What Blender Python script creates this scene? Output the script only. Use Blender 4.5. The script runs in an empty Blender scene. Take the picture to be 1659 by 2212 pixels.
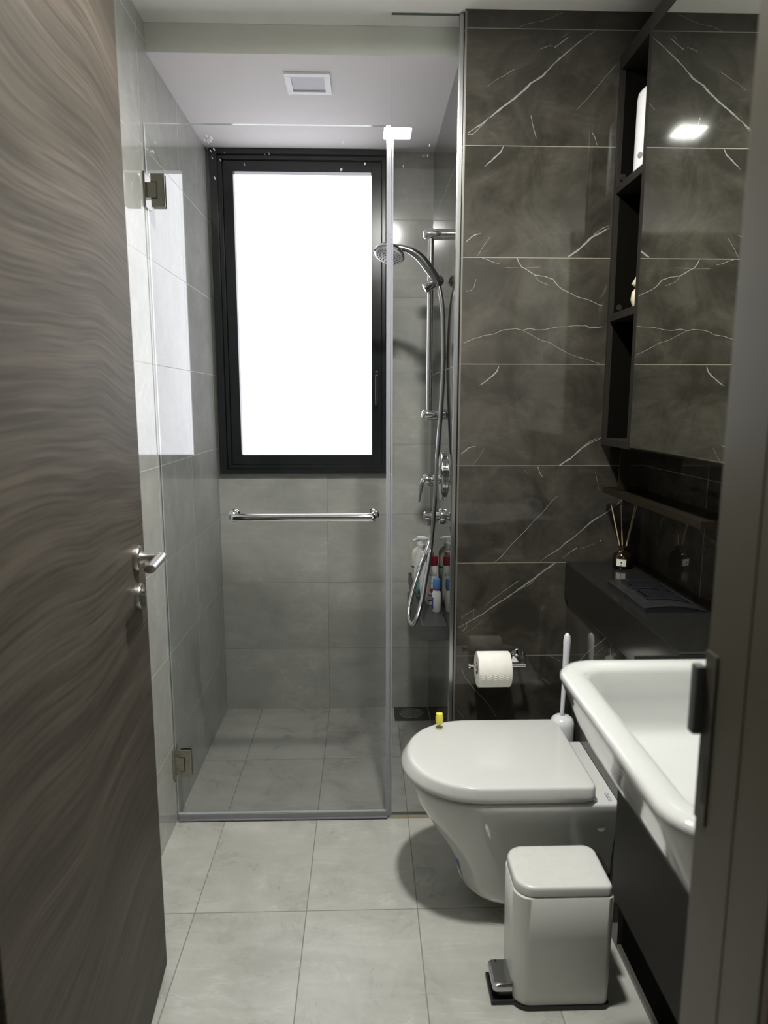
import bpy, bmesh, math, random
from mathutils import Vector, Matrix
random.seed(4)
S = bpy.context.scene
COL = S.collection
WORLD, LAMP, PANE = 0.20, 1040.0, 2.7
DROP0, DROP1 = 1.98, 2.10
# ------------------------------------------------------------------ camera, world, exposure, main light values
CAM = (0.619, -2.080, 1.3562)
PITCH, YAW, ROLL, FPX = 0.1585, 0.0278, 0.0009, 1480.0
cam_d = bpy.data.cameras.new('camera'); cam = bpy.data.objects.new('camera', cam_d); COL.objects.link(cam)
cam_d.sensor_fit = 'HORIZONTAL'; cam_d.sensor_width = 36.0; cam_d.lens = 36.0 * FPX / 1659.0
cam_d.clip_start = 0.02
fw = Vector((math.sin(YAW)*math.cos(PITCH), math.cos(YAW)*math.cos(PITCH), -math.sin(PITCH)))
r0 = Vector((math.cos(YAW), -math.sin(YAW), 0)); u0 = r0.cross(fw)
rr = math.cos(ROLL)*r0 + math.sin(ROLL)*u0; uu = -math.sin(ROLL)*r0 + math.cos(ROLL)*u0
M = Matrix((rr, uu, -fw)).transposed().to_4x4(); M.translation = Vector(CAM)
cam.matrix_world = M
cam_d.dof.use_dof = True; cam_d.dof.focus_distance = 2.35; cam_d.dof.aperture_fstop = 5.0
S.camera = cam
S.view_settings.view_transform = 'Standard'; S.view_settings.look = 'None'
S.view_settings.gamma = 1.0; S.view_settings.use_curve_mapping = False
S.view_settings.exposure = 0.0
S.cycles.use_denoising = True
S.cycles.max_bounces = 10; S.cycles.diffuse_bounces = 5; S.cycles.glossy_bounces = 6
S.cycles.transmission_bounces = 8; S.cycles.transparent_max_bounces = 16
S.cycles.sample_clamp_indirect = 6.0
W = bpy.data.worlds.new('world'); S.world = W; W.use_nodes = True
W.node_tree.nodes['Background'].inputs[0].default_value = (0.80, 0.82, 0.76, 1)
W.node_tree.nodes['Background'].inputs[1].default_value = WORLD
# room dimensions (metres); x right, y into the room, z up; glass screen at y = 0
YD, XP, YB, XR, ZC, ZS, XBOX = -0.028, 0.8975, 0.828, 1.467, 2.415, 2.338, 1.247
YF = -1.38
VEINS=[[(0.909, 2.1, 2.3), (0.947, 2.124, 3.4), (0.971, 2.142, 4.5), (1.002, 2.166, 4.9), (1.04, 2.193, 4.9), (1.074, 2.222, 6.0), (1.081, 2.23, 4.5), (1.112, 2.248, 4.5), (1.145, 2.281, 3.8), (1.179, 2.31, 5.3), (1.193, 2.321, 2.3), (1.209, 2.334, 3.0), (1.233, 2.351, 1.9), (1.26, 2.368, 1.1)], [(0.909, 2.097, 1.9), (0.923, 2.097, 1.9), (0.952, 2.124, 1.9), (0.974, 2.145, 1.9)], [(1.0, 2.245, 1.5), (1.017, 2.255, 1.5), (1.038, 2.268, 1.5)], [(0.962, 2.221, 0.8), (0.986, 2.239, 0.8), (1.0, 2.245, 0.8)], [(1.106, 2.318, 1.5), (1.123, 2.324, 1.5), (1.136, 2.328, 1.5)], [(1.145, 2.322, 2.6), (1.164, 2.335, 2.6), (1.186, 2.351, 2.6)], [(1.164, 2.347, 1.1), (1.18, 2.359, 1.1)], [(1.038, 2.37, 0.9), (1.069, 2.381, 0.9), (1.1, 2.386, 0.9), (1.127, 2.394, 0.9), (1.168, 2.412, 0.9)], [(1.215, 2.166, 1.3), (1.241, 2.192, 1.3), (1.277, 2.234, 1.3), (1.319, 2.283, 1.3)], [(1.085, 2.148, 1.5), (1.094, 2.115, 1.5), (1.103, 2.088, 1.5)], [(1.259, 2.107, 1.9), (1.268, 2.094, 1.9), (1.276, 2.071, 1.9)], [(1.012, 2.068, 1.9), (1.002, 2.05, 4.5), (0.981, 2.032, 3.8), (0.957, 2.011, 1.1)], [(0.909, 1.809, 1.5), (0.925, 1.823, 3.8), (0.936, 1.83, 3.0), (0.953, 1.834, 1.1)], [(0.979, 1.825, 1.1), (0.963, 1.803, 1.1), (0.944, 1.772, 1.1)], [(1.207, 1.772, 3.8), (1.233, 1.789, 7.5), (1.238, 1.793, 5.3), (1.273, 1.826, 5.3), (1.294, 1.836, 4.5), (1.322, 1.852, 2.3)], [(1.278, 1.829, 1.9), (1.279, 1.834, 1.9), (1.301, 1.85, 1.9), (1.321, 1.858, 1.9)], [(1.058, 1.769, 2.1), (1.064, 1.754, 2.8), (1.073, 1.743, 2.8), (1.093, 1.732, 2.8), (1.111, 1.721, 2.1), (1.145, 1.716, 2.1), (1.166, 1.708, 2.1), (1.18, 1.691, 2.5), (1.195, 1.68, 2.1), (1.219, 1.67, 2.1), (1.24, 1.66, 1.8), (1.275, 1.651, 1.8), (1.3, 1.639, 1.8), (1.317, 1.635, 1.1)], [(1.111, 1.721, 1.1), (1.122, 1.706, 1.1), (1.136, 1.699, 1.1), (1.156, 1.691, 1.1)], [(0.955, 1.768, 1.4), (0.974, 1.762, 1.4), (0.994, 1.754, 1.4), (1.01, 1.751, 1.4)], [(1.025, 1.741, 0.7), (1.066, 1.74, 0.7), (1.13, 1.743, 0.7)], [(0.941, 1.708, 1.1), (0.936, 1.685, 1.1), (0.928, 1.677, 1.1), (0.911, 1.673, 1.1)], [(0.908, 1.527, 1.4), (0.931, 1.538, 1.4), (0.955, 1.545, 1.4), (0.969, 1.55, 1.4), (0.998, 1.554, 1.4), (1.013, 1.562, 1.4), (1.03, 1.567, 1.4), (1.061, 1.57, 1.4), (1.082, 1.565, 1.4), (1.099, 1.57, 1.4), (1.127, 1.566, 1.4), (1.154, 1.569, 1.4), (1.175, 1.574, 1.4), (1.209, 1.576, 1.4), (1.237, 1.579, 1.4), (1.268, 1.579, 1.8), (1.28, 1.573, 2.5), (1.32, 1.576, 2.1)], [(1.082, 1.565, 1.1), (1.117, 1.547, 1.1), (1.131, 1.539, 1.1), (1.166, 1.529, 1.1), (1.177, 1.521, 1.1), (1.213, 1.502, 1.1), (1.248, 1.489, 1.1), (1.283, 1.48, 1.1), (1.315, 1.47, 1.1)], [(1.014, 1.463, 1.8), (1.008, 1.446, 4.2), (0.992, 1.431, 4.2), (0.975, 1.417, 2.8), (0.956, 1.405, 1.1)], [(0.908, 1.203, 1.8), (0.922, 1.215, 3.5), (0.931, 1.223, 2.8), (0.953, 1.228, 1.1)], [(0.977, 1.22, 0.7), (0.961, 1.193, 0.7), (0.941, 1.167, 0.7)], [(1.206, 1.168, 3.5), (1.232, 1.186, 6.3), (1.24, 1.19, 4.2), (1.274, 1.223, 4.2), (1.295, 1.235, 2.8), (1.319, 1.246, 1.8), (1.344, 1.262, 1.8)], [(1.277, 1.221, 1.8), (1.278, 1.228, 1.8), (1.298, 1.242, 1.8), (1.319, 1.252, 1.8)], [(1.141, 1.165, 2.1), (1.147, 1.147, 2.1), (1.158, 1.132, 2.1)], [(1.099, 1.155, 0.7), (1.117, 1.143, 0.7)], [(1.317, 1.15, 0.7), (1.331, 1.093, 0.7)], [(1.206, 1.076, 0.6), (1.191, 1.064, 1.5), (1.165, 1.031, 1.2), (1.135, 0.999, 1.5), (1.105, 0.964, 1.5), (1.069, 0.927, 1.5), (1.051, 0.905, 1.5), (1.039, 0.889, 2.1), (1.024, 0.876, 1.8), (1.017, 0.871, 1.8)], [(1.41, 1.069, 2.4), (1.369, 1.033, 3.0), (1.345, 1.016, 3.0), (1.327, 1.006, 3.6), (1.309, 0.993, 4.2), (1.285, 0.97, 2.4), (1.255, 0.943, 2.4), (1.234, 0.929, 3.6), (1.219, 0.913, 2.4), (1.201, 0.901, 3.0), (1.177, 0.887, 1.5), (1.158, 0.87, 1.2)], [(1.272, 0.915, 3.0), (1.251, 0.901, 2.4), (1.227, 0.882, 0.9)], [(1.325, 0.927, 0.9), (1.303, 0.918, 0.9), (1.279, 0.91, 0.9)], [(1.205, 0.866, 6.0), (1.178, 0.847, 4.8), (1.142, 0.818, 5.4), (1.099, 0.787, 4.2), (1.065, 0.761, 3.6), (1.019, 0.731, 3.6), (0.982, 0.703, 3.0), (0.935, 0.676, 2.4), (0.908, 0.66, 1.5)], [(1.21, 0.866, 1.2), (1.163, 0.834, 1.2), (1.14, 0.812, 1.2), (1.137, 0.804, 1.2), (1.108, 0.788, 1.2), (1.093, 0.779, 1.2)], [(1.096, 0.812, 1.8), (1.061, 0.787, 1.8), (1.018, 0.755, 1.2), (0.99, 0.729, 0.6)], [(0.917, 0.691, 1.2), (0.928, 0.702, 1.2), (0.958, 0.718, 1.2), (0.961, 0.726, 1.2)], [(0.956, 0.713, 0.9), (0.955, 0.69, 0.9)], [(0.935, 0.676, 1.5), (0.934, 0.663, 1.5), (0.921, 0.647, 1.5)], [(0.984, 0.682, 0.6), (0.957, 0.659, 0.6), (0.929, 0.642, 0.6)], [(0.922, 0.526, 1.5), (0.932, 0.499, 1.5), (0.962, 0.458, 1.5), (0.998, 0.421, 1.5), (1.018, 0.393, 1.5), (1.038, 0.359, 1.5)], [(0.91, 0.388, 1.2), (0.935, 0.36, 1.2)], [(1.202, 0.566, 0.9), (1.231, 0.55, 0.9), (1.258, 0.531, 0.9)]]
BOXVEINS=[[(-0.175, 0.604, 2.0), (-0.225, 0.644, 2.0), (-0.288, 0.689, 2.0), (-0.347, 0.727, 2.0), (-0.409, 0.769, 2.0)], [(-0.292, 0.664, 1.0), (-0.322, 0.687, 1.0), (-0.372, 0.72, 1.0)]]
# ------------------------------------------------------------------ node helpers
class NT:
    def __init__(s, name):
        s.m = bpy.data.materials.new(name); s.m.use_nodes = True
        s.t = s.m.node_tree; s.t.nodes.clear()
        s.out = s.t.nodes.new('ShaderNodeOutputMaterial')
    def n(s, typ, ins=None, **kw):
        nd = s.t.nodes.new(typ)
        for k, v in kw.items(): setattr(nd, k, v)
        for k, v in (ins or {}).items():
            if isinstance(v, bpy.types.NodeSocket): s.t.links.new(v, nd.inputs[k])
            else: nd.inputs[k].default_value = v
        return nd
    def math(s, op, a, b=None, clamp=False):
        nd = s.t.nodes.new('ShaderNodeMath'); nd.operation = op; nd.use_clamp = clamp
        for i, v in enumerate((a, b)):
            if v is None: continue
            if isinstance(v, bpy.types.NodeSocket): s.t.links.new(v, nd.inputs[i])
            else: nd.inputs[i].default_value = v
        return nd.outputs[0]
    def mix(s, f, a, b):
        nd = s.t.nodes.new('ShaderNodeMix'); nd.data_type = 'RGBA'
        for k, v in ((0, f), (6, a), (7, b)):
            if isinstance(v, bpy.types.NodeSocket): s.t.links.new(v, nd.inputs[k])
            else: nd.inputs[k].default_value = v if k == 0 else (*v[:3], 1)
        return nd.outputs[2]
    def ramp(s, f, stops):
        nd = s.t.nodes.new('ShaderNodeValToRGB'); s.t.links.new(f, nd.inputs[0])
        e = nd.color_ramp.elements
        while len(e) < len(stops): e.new(0.5)
        for el, (p, c) in zip(e, stops):
            el.position = p; el.color = (c, c, c, 1) if isinstance(c, (int, float)) else (*c[:3], 1)
        return nd.outputs[0]
    def done(s, sh): s.t.links.new(sh, s.out.inputs[0]); return s.m
def plain(name, col, rough=0.5, metal=0.0, spec=0.5, coat=0.0, nscale=60.0, namt=0.06, bump=0.0, trans=0.0, coat_r=0.05):
    t = NT(name); co = t.n('ShaderNodeTexCoord').outputs['Object']
    nz = t.n('ShaderNodeTexNoise', {'Vector': co, 'Scale': nscale, 'Detail': 3.0}).outputs[0]
    c = t.mix(nz, [x*(1-namt) for x in col], [min(1, x*(1+namt)) for x in col])
    ins = {'Base Color': c, 'Roughness': rough, 'Metallic': metal, 'Specular IOR Level': spec, 'Coat Weight': coat, 'Coat Roughness': coat_r,
           'Transmission Weight': trans}
    if bump: ins['Normal'] = t.n('ShaderNodeBump', {'Height': nz, 'Strength': bump, 'Distance': 0.002}).outputs[0]
    return t.done(t.n('ShaderNodeBsdfPrincipled', ins).outputs[0])
def tile(name, base, cloud, streak, grout, lines, rough, width=0.0022, streak_amt=0.6, ang=0.6, vein=0.5, sc=5.0, lo=0.34, hi=0.66, dark=False, bumpy=0.0, rvar=0.0):
    t = NT(name); co = t.n('ShaderNodeTexCoord').outputs['Object']
    sp = t.n('ShaderNodeSeparateXYZ', {0: co})
    mask = None; cells = [0.0, 0.0, 0.0]
    for ax, off, per in lines:
        c = sp.outputs['xyz'.index(ax)]
        q = t.math('ADD', t.math('DIVIDE', t.math('SUBTRACT', c, off), per), 0.5)
        d = t.math('MULTIPLY', t.math('ABSOLUTE', t.math('SUBTRACT', t.math('FRACT', q), 0.5)), per)
        cells['xyz'.index(ax)] = t.math('FLOOR', t.math('DIVIDE', t.math('SUBTRACT', c, off), per))
        mk = t.math('LESS_THAN', d, width/2)
        mask = mk if mask is None else t.math('MAXIMUM', mask, mk)
    cv = t.n('ShaderNodeCombineXYZ', {0: cells[0], 1: cells[1], 2: cells[2]}).outputs[0]
    wn = t.n('ShaderNodeTexWhiteNoise', {'Vector': cv}, noise_dimensions='3D')
    off = t.n('ShaderNodeVectorMath', {0: wn.outputs['Color'], 1: (9.0, 9.0, 9.0)}, operation='MULTIPLY').outputs[0]
    p = t.n('ShaderNodeVectorMath', {0: co, 1: off}, operation='ADD').outputs[0]
    n1 = t.n('ShaderNodeTexNoise', {'Vector': p, 'Scale': sc, 'Detail': 10.0, 'Roughness': 0.66, 'Distortion': 0.6}).outputs[0]
    f1 = t.ramp(n1, [(lo, 0.0), (hi, 1.0)])
    mp = t.n('ShaderNodeMapping', {'Vector': p, 'Rotation': (ang*0.7, ang, ang), 'Scale': (1.3, 5.5, 5.5)}).outputs[0]
    n2 = t.n('ShaderNodeTexNoise', {'Vector': mp, 'Scale': 1.6, 'Detail': 7.0, 'Roughness': 0.6, 'Distortion': 1.1}).outputs[0]
    f2 = t.ramp(n2, [(0.46, 0.0), (0.58, 0.6), (0.72, 1.0)])
    mp4 = t.n('ShaderNodeMapping', {'Vector': p, 'Rotation': (ang*0.7, ang, ang*1.3), 'Scale': (1.0, 3.0, 3.0)}).outputs[0]
    n4 = t.n('ShaderNodeTexNoise', {'Vector': mp4, 'Scale': 2.1, 'Detail': 5.0, 'Roughness': 0.55, 'Distortion': 0.8}).outputs[0]
    f4 = t.math('MULTIPLY', t.ramp(t.math('ABSOLUTE', t.math('SUBTRACT', n4, 0.5)), [(0.0, 1.0), (0.012, 0.25), (0.03, 0.0)]), t.ramp(n1, [(0.45, 0.0), (0.6, 1.0)]))
    n3 = t.n('ShaderNodeTexNoise', {'Vector': p, 'Scale': 70.0, 'Detail': 5.0, 'Roughness': 0.7}).outputs[0]
    c = t.mix(f1, base, cloud)
    c = t.mix(t.math('MULTIPLY', f2, streak_amt), c, streak)
    c = t.mix(t.math('MULTIPLY', f4, vein), c, streak)
    c = t.mix(t.math('MULTIPLY', n3, 0.30), c, [x*0.72 for x in base])
    tone = t.math('MULTIPLY', wn.outputs['Value'], 0.10)
    c = t.mix(tone, c, [x*0.6 for x in base])
    c = t.mix(mask, c, grout)
    r = t.math('ADD', t.math('MULTIPLY', mask, 0.4), rough)
    if rvar: r = t.math('ADD', r, t.math('MULTIPLY', n1, rvar))
    bp = t.n('ShaderNodeBump', {'Height': t.math('SUBTRACT', t.math('MULTIPLY', n1, bumpy), mask), 'Strength': 0.25, 'Distance': 0.001}).outputs[0]
    return t.done(t.n('ShaderNodeBsdfPrincipled', {'Base Color': c, 'Roughness': r, 'Normal': bp, 'Specular IOR Level': 0.5}).outputs[0])
def glass(name, tint, refl=1.0, drops=False):
    t = NT(name)
    fr = t.n('ShaderNodeFresnel', {'IOR': 1.32}).outputs[0]
    tr = t.n('ShaderNodeBsdfTransparent', {'Color': (*tint, 1)}).outputs[0]
    gl = t.n('ShaderNodeBsdfGlossy', {'Color': (1, 1, 1, 1), 'Roughness': 0.0}).outputs[0]
    sh = t.n('ShaderNodeMixShader', {0: t.math('MULTIPLY', fr, refl), 1: tr, 2: gl}).outputs[0]
    if drops:
        co = t.n('ShaderNodeTexCoord').outputs['Object']
        mp = t.n('ShaderNodeMapping', {'Vector': co, 'Scale': (1.0, 0.01, 0.8)}).outputs[0]
        vo = t.n('ShaderNodeTexVoronoi', {'Vector': mp, 'Scale': 75.0}).outputs['Distance']
        nz = t.n('ShaderNodeTexNoise', {'Vector': mp, 'Scale': 16.0, 'Detail': 2.0}).outputs[0]
        sz = t.ramp(nz, [(0.50, 0.0), (0.72, 0.20)])
        z = t.n('ShaderNodeSeparateXYZ', {0: co}).outputs[2]
        band = t.math('MULTIPLY', t.math('GREATER_THAN', z, DROP0), t.math('LESS_THAN', z, DROP1))
        mk = t.math('MULTIPLY', t.math('LESS_THAN', vo, sz), band)
        df = t.n('ShaderNodeBsdfTranslucent', {'Color': (0.8, 0.82, 0.85, 1)}).outputs[0]
        d2 = t.n('ShaderNodeBsdfDiffuse', {'Color': (0.8, 0.82, 0.85, 1)}).outputs[0]
        d3 = t.n('ShaderNodeMixShader', {0: 0.5, 1: df, 2: d2}).outputs[0]
        sh = t.n('ShaderNodeMixShader', {0: t.math('MULTIPLY', mk, 0.55), 1: sh, 2: d3}).outputs[0]
    return t.done(sh)
def emit(name, col, st, var=0.0):
    t = NT(name); co = t.n('ShaderNodeTexCoord').outputs['Object']
    nz = t.n('ShaderNodeTexNoise', {'Vector': co, 'Scale': 2.2, 'Detail': 2.0}).outputs[0]
    c = t.mix(nz, col, [x*(1-var) for x in col])
    return t.done(t.n('ShaderNodeEmission', {'Color': c, 'Strength': st}).outputs[0])
# ------------------------------------------------------------------ materials
ZL = ('z', 0.268, 0.3)
m_floor = tile('pale_floor_tile', (0.39, 0.39, 0.355), (0.52, 0.52, 0.48), (0.68, 0.68, 0.64), (0.20, 0.195, 0.175),
               [('x', 0.157, 0.3), ('y', -0.418, 0.8015)], 0.24, 0.0026, 0.34, 0.75, rvar=0.08)
m_left = tile('pale_wall_tile_side', (0.37, 0.375, 0.35), (0.47, 0.47, 0.445), (0.58, 0.58, 0.56), (0.50, 0.49, 0.45),
              [('z', 0.266, 0.3), ('y', -0.418, 0.4015)], 0.045, 0.0020, 0.25, 0.5)
m_back = tile('pale_wall_tile_back', (0.40, 0.405, 0.375), (0.52, 0.52, 0.485), (0.66, 0.66, 0.63), (0.25, 0.25, 0.225),
              [('z', -0.018, 0.3), ('x', 0.457, 0.6)], 0.12, 0.002, 0.35, 0.2)
m_dark = tile('dark_marble_tile', (0.028, 0.0255, 0.020), (0.068, 0.062, 0.050), (0.095, 0.088, 0.074), (0.24, 0.22, 0.17),
               [('z', 0.268, 0.3), ('y', 0.384, 0.8015)], 0.05, 0.0018, 0.10, 0.3, vein=0.40, sc=6.5, lo=0.38, hi=0.64, bumpy=0.0)
m_vein = plain('marble_vein', (0.25, 0.25, 0.23), 0.08, nscale=200, namt=0.2)
m_ceil = plain('ceiling_paint', (0.90, 0.88, 0.86), 0.7, nscale=90, namt=0.03, bump=0.15)
m_beam = plain('shaded_beam_paint', (0.56, 0.57, 0.53), 0.75, nscale=90, namt=0.03)  # grey-green beam face, its colour darkened to carry the shading
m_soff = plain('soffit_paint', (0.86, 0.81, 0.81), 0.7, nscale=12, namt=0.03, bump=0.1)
m_ceramic = plain('white_ceramic', (0.63, 0.64, 0.62), 0.08, nscale=5, namt=0.01, coat=0.5)
m_basin = plain('basin_ceramic', (0.56, 0.57, 0.555), 0.08, nscale=5, namt=0.01, coat=0.5)
m_lid = plain('white_seat_plastic', (0.64, 0.64, 0.625), 0.12, nscale=5, namt=0.01)
m_binw = plain('white_painted_steel', (0.74, 0.74, 0.70), 0.38, nscale=30, namt=0.02)
m_black = plain('black_plastic', (0.012, 0.012, 0.012), 0.35)
m_blackframe = plain('black_window_frame', (0.009, 0.012, 0.014), 0.25, nscale=150, bump=0.05)
m_void = plain('recess_shade_black', (0.004, 0.004, 0.004), 0.95, spec=0.05)  # near-black that puts the shade under the vanity into the colour
m_cab = plain('charcoal_laminate', (0.017, 0.015, 0.012), 0.55, spec=0.25, nscale=220, namt=0.2, bump=0.1)
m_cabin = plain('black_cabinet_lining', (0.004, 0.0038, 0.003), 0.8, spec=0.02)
m_van = plain('dark_vanity_laminate', (0.015, 0.0135, 0.011), 0.6, spec=0.25, nscale=220, namt=0.15, bump=0.1)
m_stone = plain('black_stone', (0.013, 0.013, 0.012), 0.16, nscale=120, namt=0.3)
m_chrome = plain('chrome', (0.80, 0.80, 0.81), 0.06, 1.0)
m_chromed = plain('dull_chrome', (0.50, 0.50, 0.51), 0.18, 1.0)
m_hose = plain('hose_chrome', (0.66, 0.66, 0.67), 0.2, 1.0)
m_steel = plain('brushed_steel', (0.52, 0.50, 0.47), 0.28, 1.0, nscale=300)
m_hinge = plain('hinge_metal', (0.20, 0.19, 0.16), 0.14, 1.0, nscale=120, namt=0.15)
m_bronze = plain('bronze_metal', (0.055, 0.043, 0.028), 0.35, 0.8)
m_bronzed = plain('dark_bronze_tray', (0.020, 0.017, 0.012), 0.35, 0.3)
m_gold = plain('champagne_trim', (0.55, 0.50, 0.38), 0.25, 1.0)
m_trim = plain('grey_corner_trim', (0.20, 0.195, 0.17), 0.3, 0.6)
m_alu = plain('aluminium_channel', (0.42, 0.43, 0.43), 0.22, 1.0)
m_seal = plain('clear_vinyl_seal', (0.27, 0.275, 0.31), 0.12, nscale=40)
m_seald = plain('grey_vinyl_seal', (0.22, 0.225, 0.245), 0.2)
m_caddy = plain('dark_grey_caddy', (0.055, 0.06, 0.056), 0.4, nscale=200)
m_white = plain('white_plastic', (0.80, 0.80, 0.80), 0.35)
m_brushw = plain('white_brush_plastic', (0.72, 0.74, 0.77), 0.3)
m_cream = plain('cream_plastic', (0.70, 0.67, 0.56), 0.4)
m_paper = plain('tissue_paper', (0.86, 0.84, 0.78), 0.9, nscale=60, bump=0.2)
m_card = plain('cardboard_tube', (0.30, 0.24, 0.17), 0.9)
m_teal = plain('teal_label', (0.20, 0.48, 0.46), 0.4)
m_blue = plain('blue_plastic', (0.10, 0.25, 0.60), 0.35)
m_navy = plain('navy_print', (0.03, 0.07, 0.28), 0.5)
m_red = plain('crimson_plastic', (0.32, 0.012, 0.025), 0.3)
m_ink = plain('black_print', (0.03, 0.028, 0.03), 0.5)
m_pink = plain('pink_print', (0.60, 0.25, 0.22), 0.5)
m_olive = plain('olive_print', (0.30, 0.29, 0.15), 0.5)
m_yel = plain('yellow_rubber', (0.85, 0.76, 0.10), 0.45, nscale=20)
m_grn = plain('green_rubber', (0.22, 0.27, 0.04), 0.5)
m_amber = plain('amber_glass', (0.010, 0.005, 0.0015), 0.06, spec=0.8)
m_reed = plain('rattan_reed', (0.48, 0.36, 0.20), 0.7, nscale=200, namt=0.2)
m_label = plain('paper_label', (0.72, 0.71, 0.62), 0.6)
m_vase = plain('cream_woven', (0.62, 0.56, 0.40), 0.6, nscale=90, namt=0.25, bump=0.4)
m_drain = plain('dark_drain_steel', (0.07, 0.07, 0.068), 0.4, 0.7)
m_jamb = plain('taupe_laminate_jamb', (0.062, 0.054, 0.034), 0.36, nscale=25, namt=0.08)
m_strike = plain('dull_grey_strike', (0.075, 0.075, 0.075), 0.45)
m_plate = plain('taupe_strike_plate', (0.055, 0.049, 0.036), 0.4)
m_arch = plain('brown_wood_casing', (0.06, 0.038, 0.022), 0.5, nscale=25, namt=0.2)
m_wallw = plain('hall_paint', (0.5, 0.49, 0.46), 0.8)
m_lamp = emit('lamp_diffuser_lit', (1.0, 0.985, 0.93), LAMP)
m_lampoff = plain('lamp_diffuser_off', (0.60, 0.57, 0.62), 0.5)
m_pane = emit('frosted_pane_daylight', (0.93, 0.94, 1.0), PANE, 0.10)
m_glass = glass('clear_glass_door', (0.993, 0.997, 0.995), 0.55, True)
m_glassf = glass('clear_glass_fixed', (0.993, 0.997, 0.995), 0.55, True)
m_gedge = plain('polished_glass_edge', (0.62, 0.68, 0.66), 0.08, coat=0.6)
m_gedged = plain('dark_glass_edge', (0.10, 0.13, 0.12), 0.1)
def mirror_mat():
    t = NT('silvered_mirror'); co = t.n('ShaderNodeTexCoord').outputs['Object']
    nz = t.n('ShaderNodeTexNoise', {'Vector': co, 'Scale': 2.0}).outputs[0]
    c = t.mix(nz, (0.86, 0.89, 0.85), (0.87, 0.90, 0.86))
    return t.done(t.n('ShaderNodeBsdfPrincipled', {'Base Color': c, 'Metallic': 1.0, 'Roughness': 0.0}).outputs[0])
m_mirror = mirror_mat()
def wood_mat():
    t = NT('grey_brown_wood_veneer'); co = t.n('ShaderNodeTexCoord').outputs['Object']
    wv = t.n('ShaderNodeMapping', {'Vector': co, 'Scale': (0.0, 1.7, 1.3)}).outputs[0]
    wob = t.n('ShaderNodeTexNoise', {'Vector': wv, 'Scale': 1.3, 'Detail': 0.5, 'Roughness': 0.3}).outputs[0]
    sp = t.n('ShaderNodeSeparateXYZ', {0: co})
    zz = t.math('ADD', sp.outputs[2], t.math('MULTIPLY', wob, 0.16))
    v = t.n('ShaderNodeCombineXYZ', {0: 0.0, 1: t.math('MULTIPLY', sp.outputs[1], 0.9), 2: t.math('MULTIPLY', zz, 14.0)}).outputs[0]
    n1 = t.n('ShaderNodeTexNoise', {'Vector': v, 'Scale': 1.0, 'Detail': 6.0, 'Roughness': 0.6}).outputs[0]
    v2 = t.n('ShaderNodeCombineXYZ', {0: 0.0, 1: t.math('MULTIPLY', sp.outputs[1], 3.0), 2: t.math('MULTIPLY', zz, 150.0)}).outputs[0]
    n2 = t.n('ShaderNodeTexNoise', {'Vector': v2, 'Scale': 1.0, 'Detail': 3.0, 'Roughness': 0.6}).outputs[0]
    c = t.mix(t.ramp(n1, [(0.32, 0.0), (0.68, 1.0)]), (0.040, 0.034, 0.026), (0.086, 0.072, 0.058))
    c = t.mix(t.math('MULTIPLY', t.ramp(n2, [(0.38, 1.0), (0.52, 0.0)]), 0.60), c, (0.026, 0.022, 0.017))
    c = t.mix(t.math('MULTIPLY', t.ramp(n2, [(0.56, 0.0), (0.70, 1.0)]), 0.35), c, (0.125, 0.108, 0.090))
    return t.done(t.n('ShaderNodeBsdfPrincipled', {'Base Color': c, 'Roughness': 0.55, 'Specular IOR Level': 0.22}).outputs[0])
m_wood = wood_mat()
# ------------------------------------------------------------------ mesh helpers
def obj(name, bm, mats, parent=None, smooth=False, angle=None):
    bmesh.ops.recalc_face_normals(bm, faces=bm.faces)
    me = bpy.data.meshes.new(name); bm.to_mesh(me); bm.free()
    for m in (mats if isinstance(mats, (list, tuple)) else [mats]): me.materials.append(m)
    if smooth:
        for p in me.polygons: p.use_smooth = True
        if angle: me.set_sharp_from_angle(angle=math.radians(angle))
    o = bpy.data.objects.new(name, me); COL.objects.link(o)
    if parent:
        r = parent
        while r.parent: r = r.parent
        me.transform(Matrix.Translation(-r.location)); o.parent = parent
    return o
def thing(name, label, cat, loc, group=None):
    o = bpy.data.objects.new(name, None); COL.objects.link(o); o.location = loc; o.empty_display_size = 0.05
    o['label'] = label; o['category'] = cat
    if group: o['group'] = group
    return o
def tag(o, label, cat): o['label'] = label; o['category'] = cat; return o
def struct(name, bm, mats, parent=None, label=None, cat=None, **k):
    o = obj(name, bm, mats, parent, **k)
    if not parent:
        o['kind'] = 'structure'
        if label: o['label'] = label
        if cat: o['category'] = cat
    return o
def B(): return bmesh.new()
def box(bm, x0, x1, y0, y1, z0, z1, bev=0.0, mi=0, seg=2):
    r = bmesh.ops.create_cube(bm, size=1.0); vs = r['verts']
    for v in vs: v.co = Vector(((x0+x1)/2 + v.co.x*(x1-x0), (y0+y1)/2 + v.co.y*(y1-y0), (z0+z1)/2 + v.co.z*(z1-z0)))
    fs = {f for v in vs for f in v.link_faces}
    for f in fs: f.material_index = mi
    if bev:
        es = list({e for v in vs for e in v.link_edges})
        rb = bmesh.ops.bevel(bm, geom=es, offset=bev, segments=seg, profile=0.7, affect='EDGES')
        for f in rb['faces']: f.material_index = mi
    return bm
def loft(bm, rings, cap0=True, cap1=True, mi=0):
    L = [[bm.verts.new(p) for p in r] for r in rings]
    n = len(rings[0])
    for a, b in zip(L, L[1:]):
        for i in range(n):
            f = bm.faces.new((a[i], a[(i+1) % n], b[(i+1) % n], b[i])); f.material_index = mi
    if cap0: bm.faces.new(L[0][::-1]).material_index = mi
    if cap1: bm.faces.new(L[-1]).material_index = mi
    return bm
def frame(d):
    d = d.normalized(); a = Vector((0, 0, 1)) if abs(d.z) < 0.9 else Vector((1, 0, 0))
    u = d.cross(a).normalized(); return u, d.cross(u).normalized()
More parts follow.
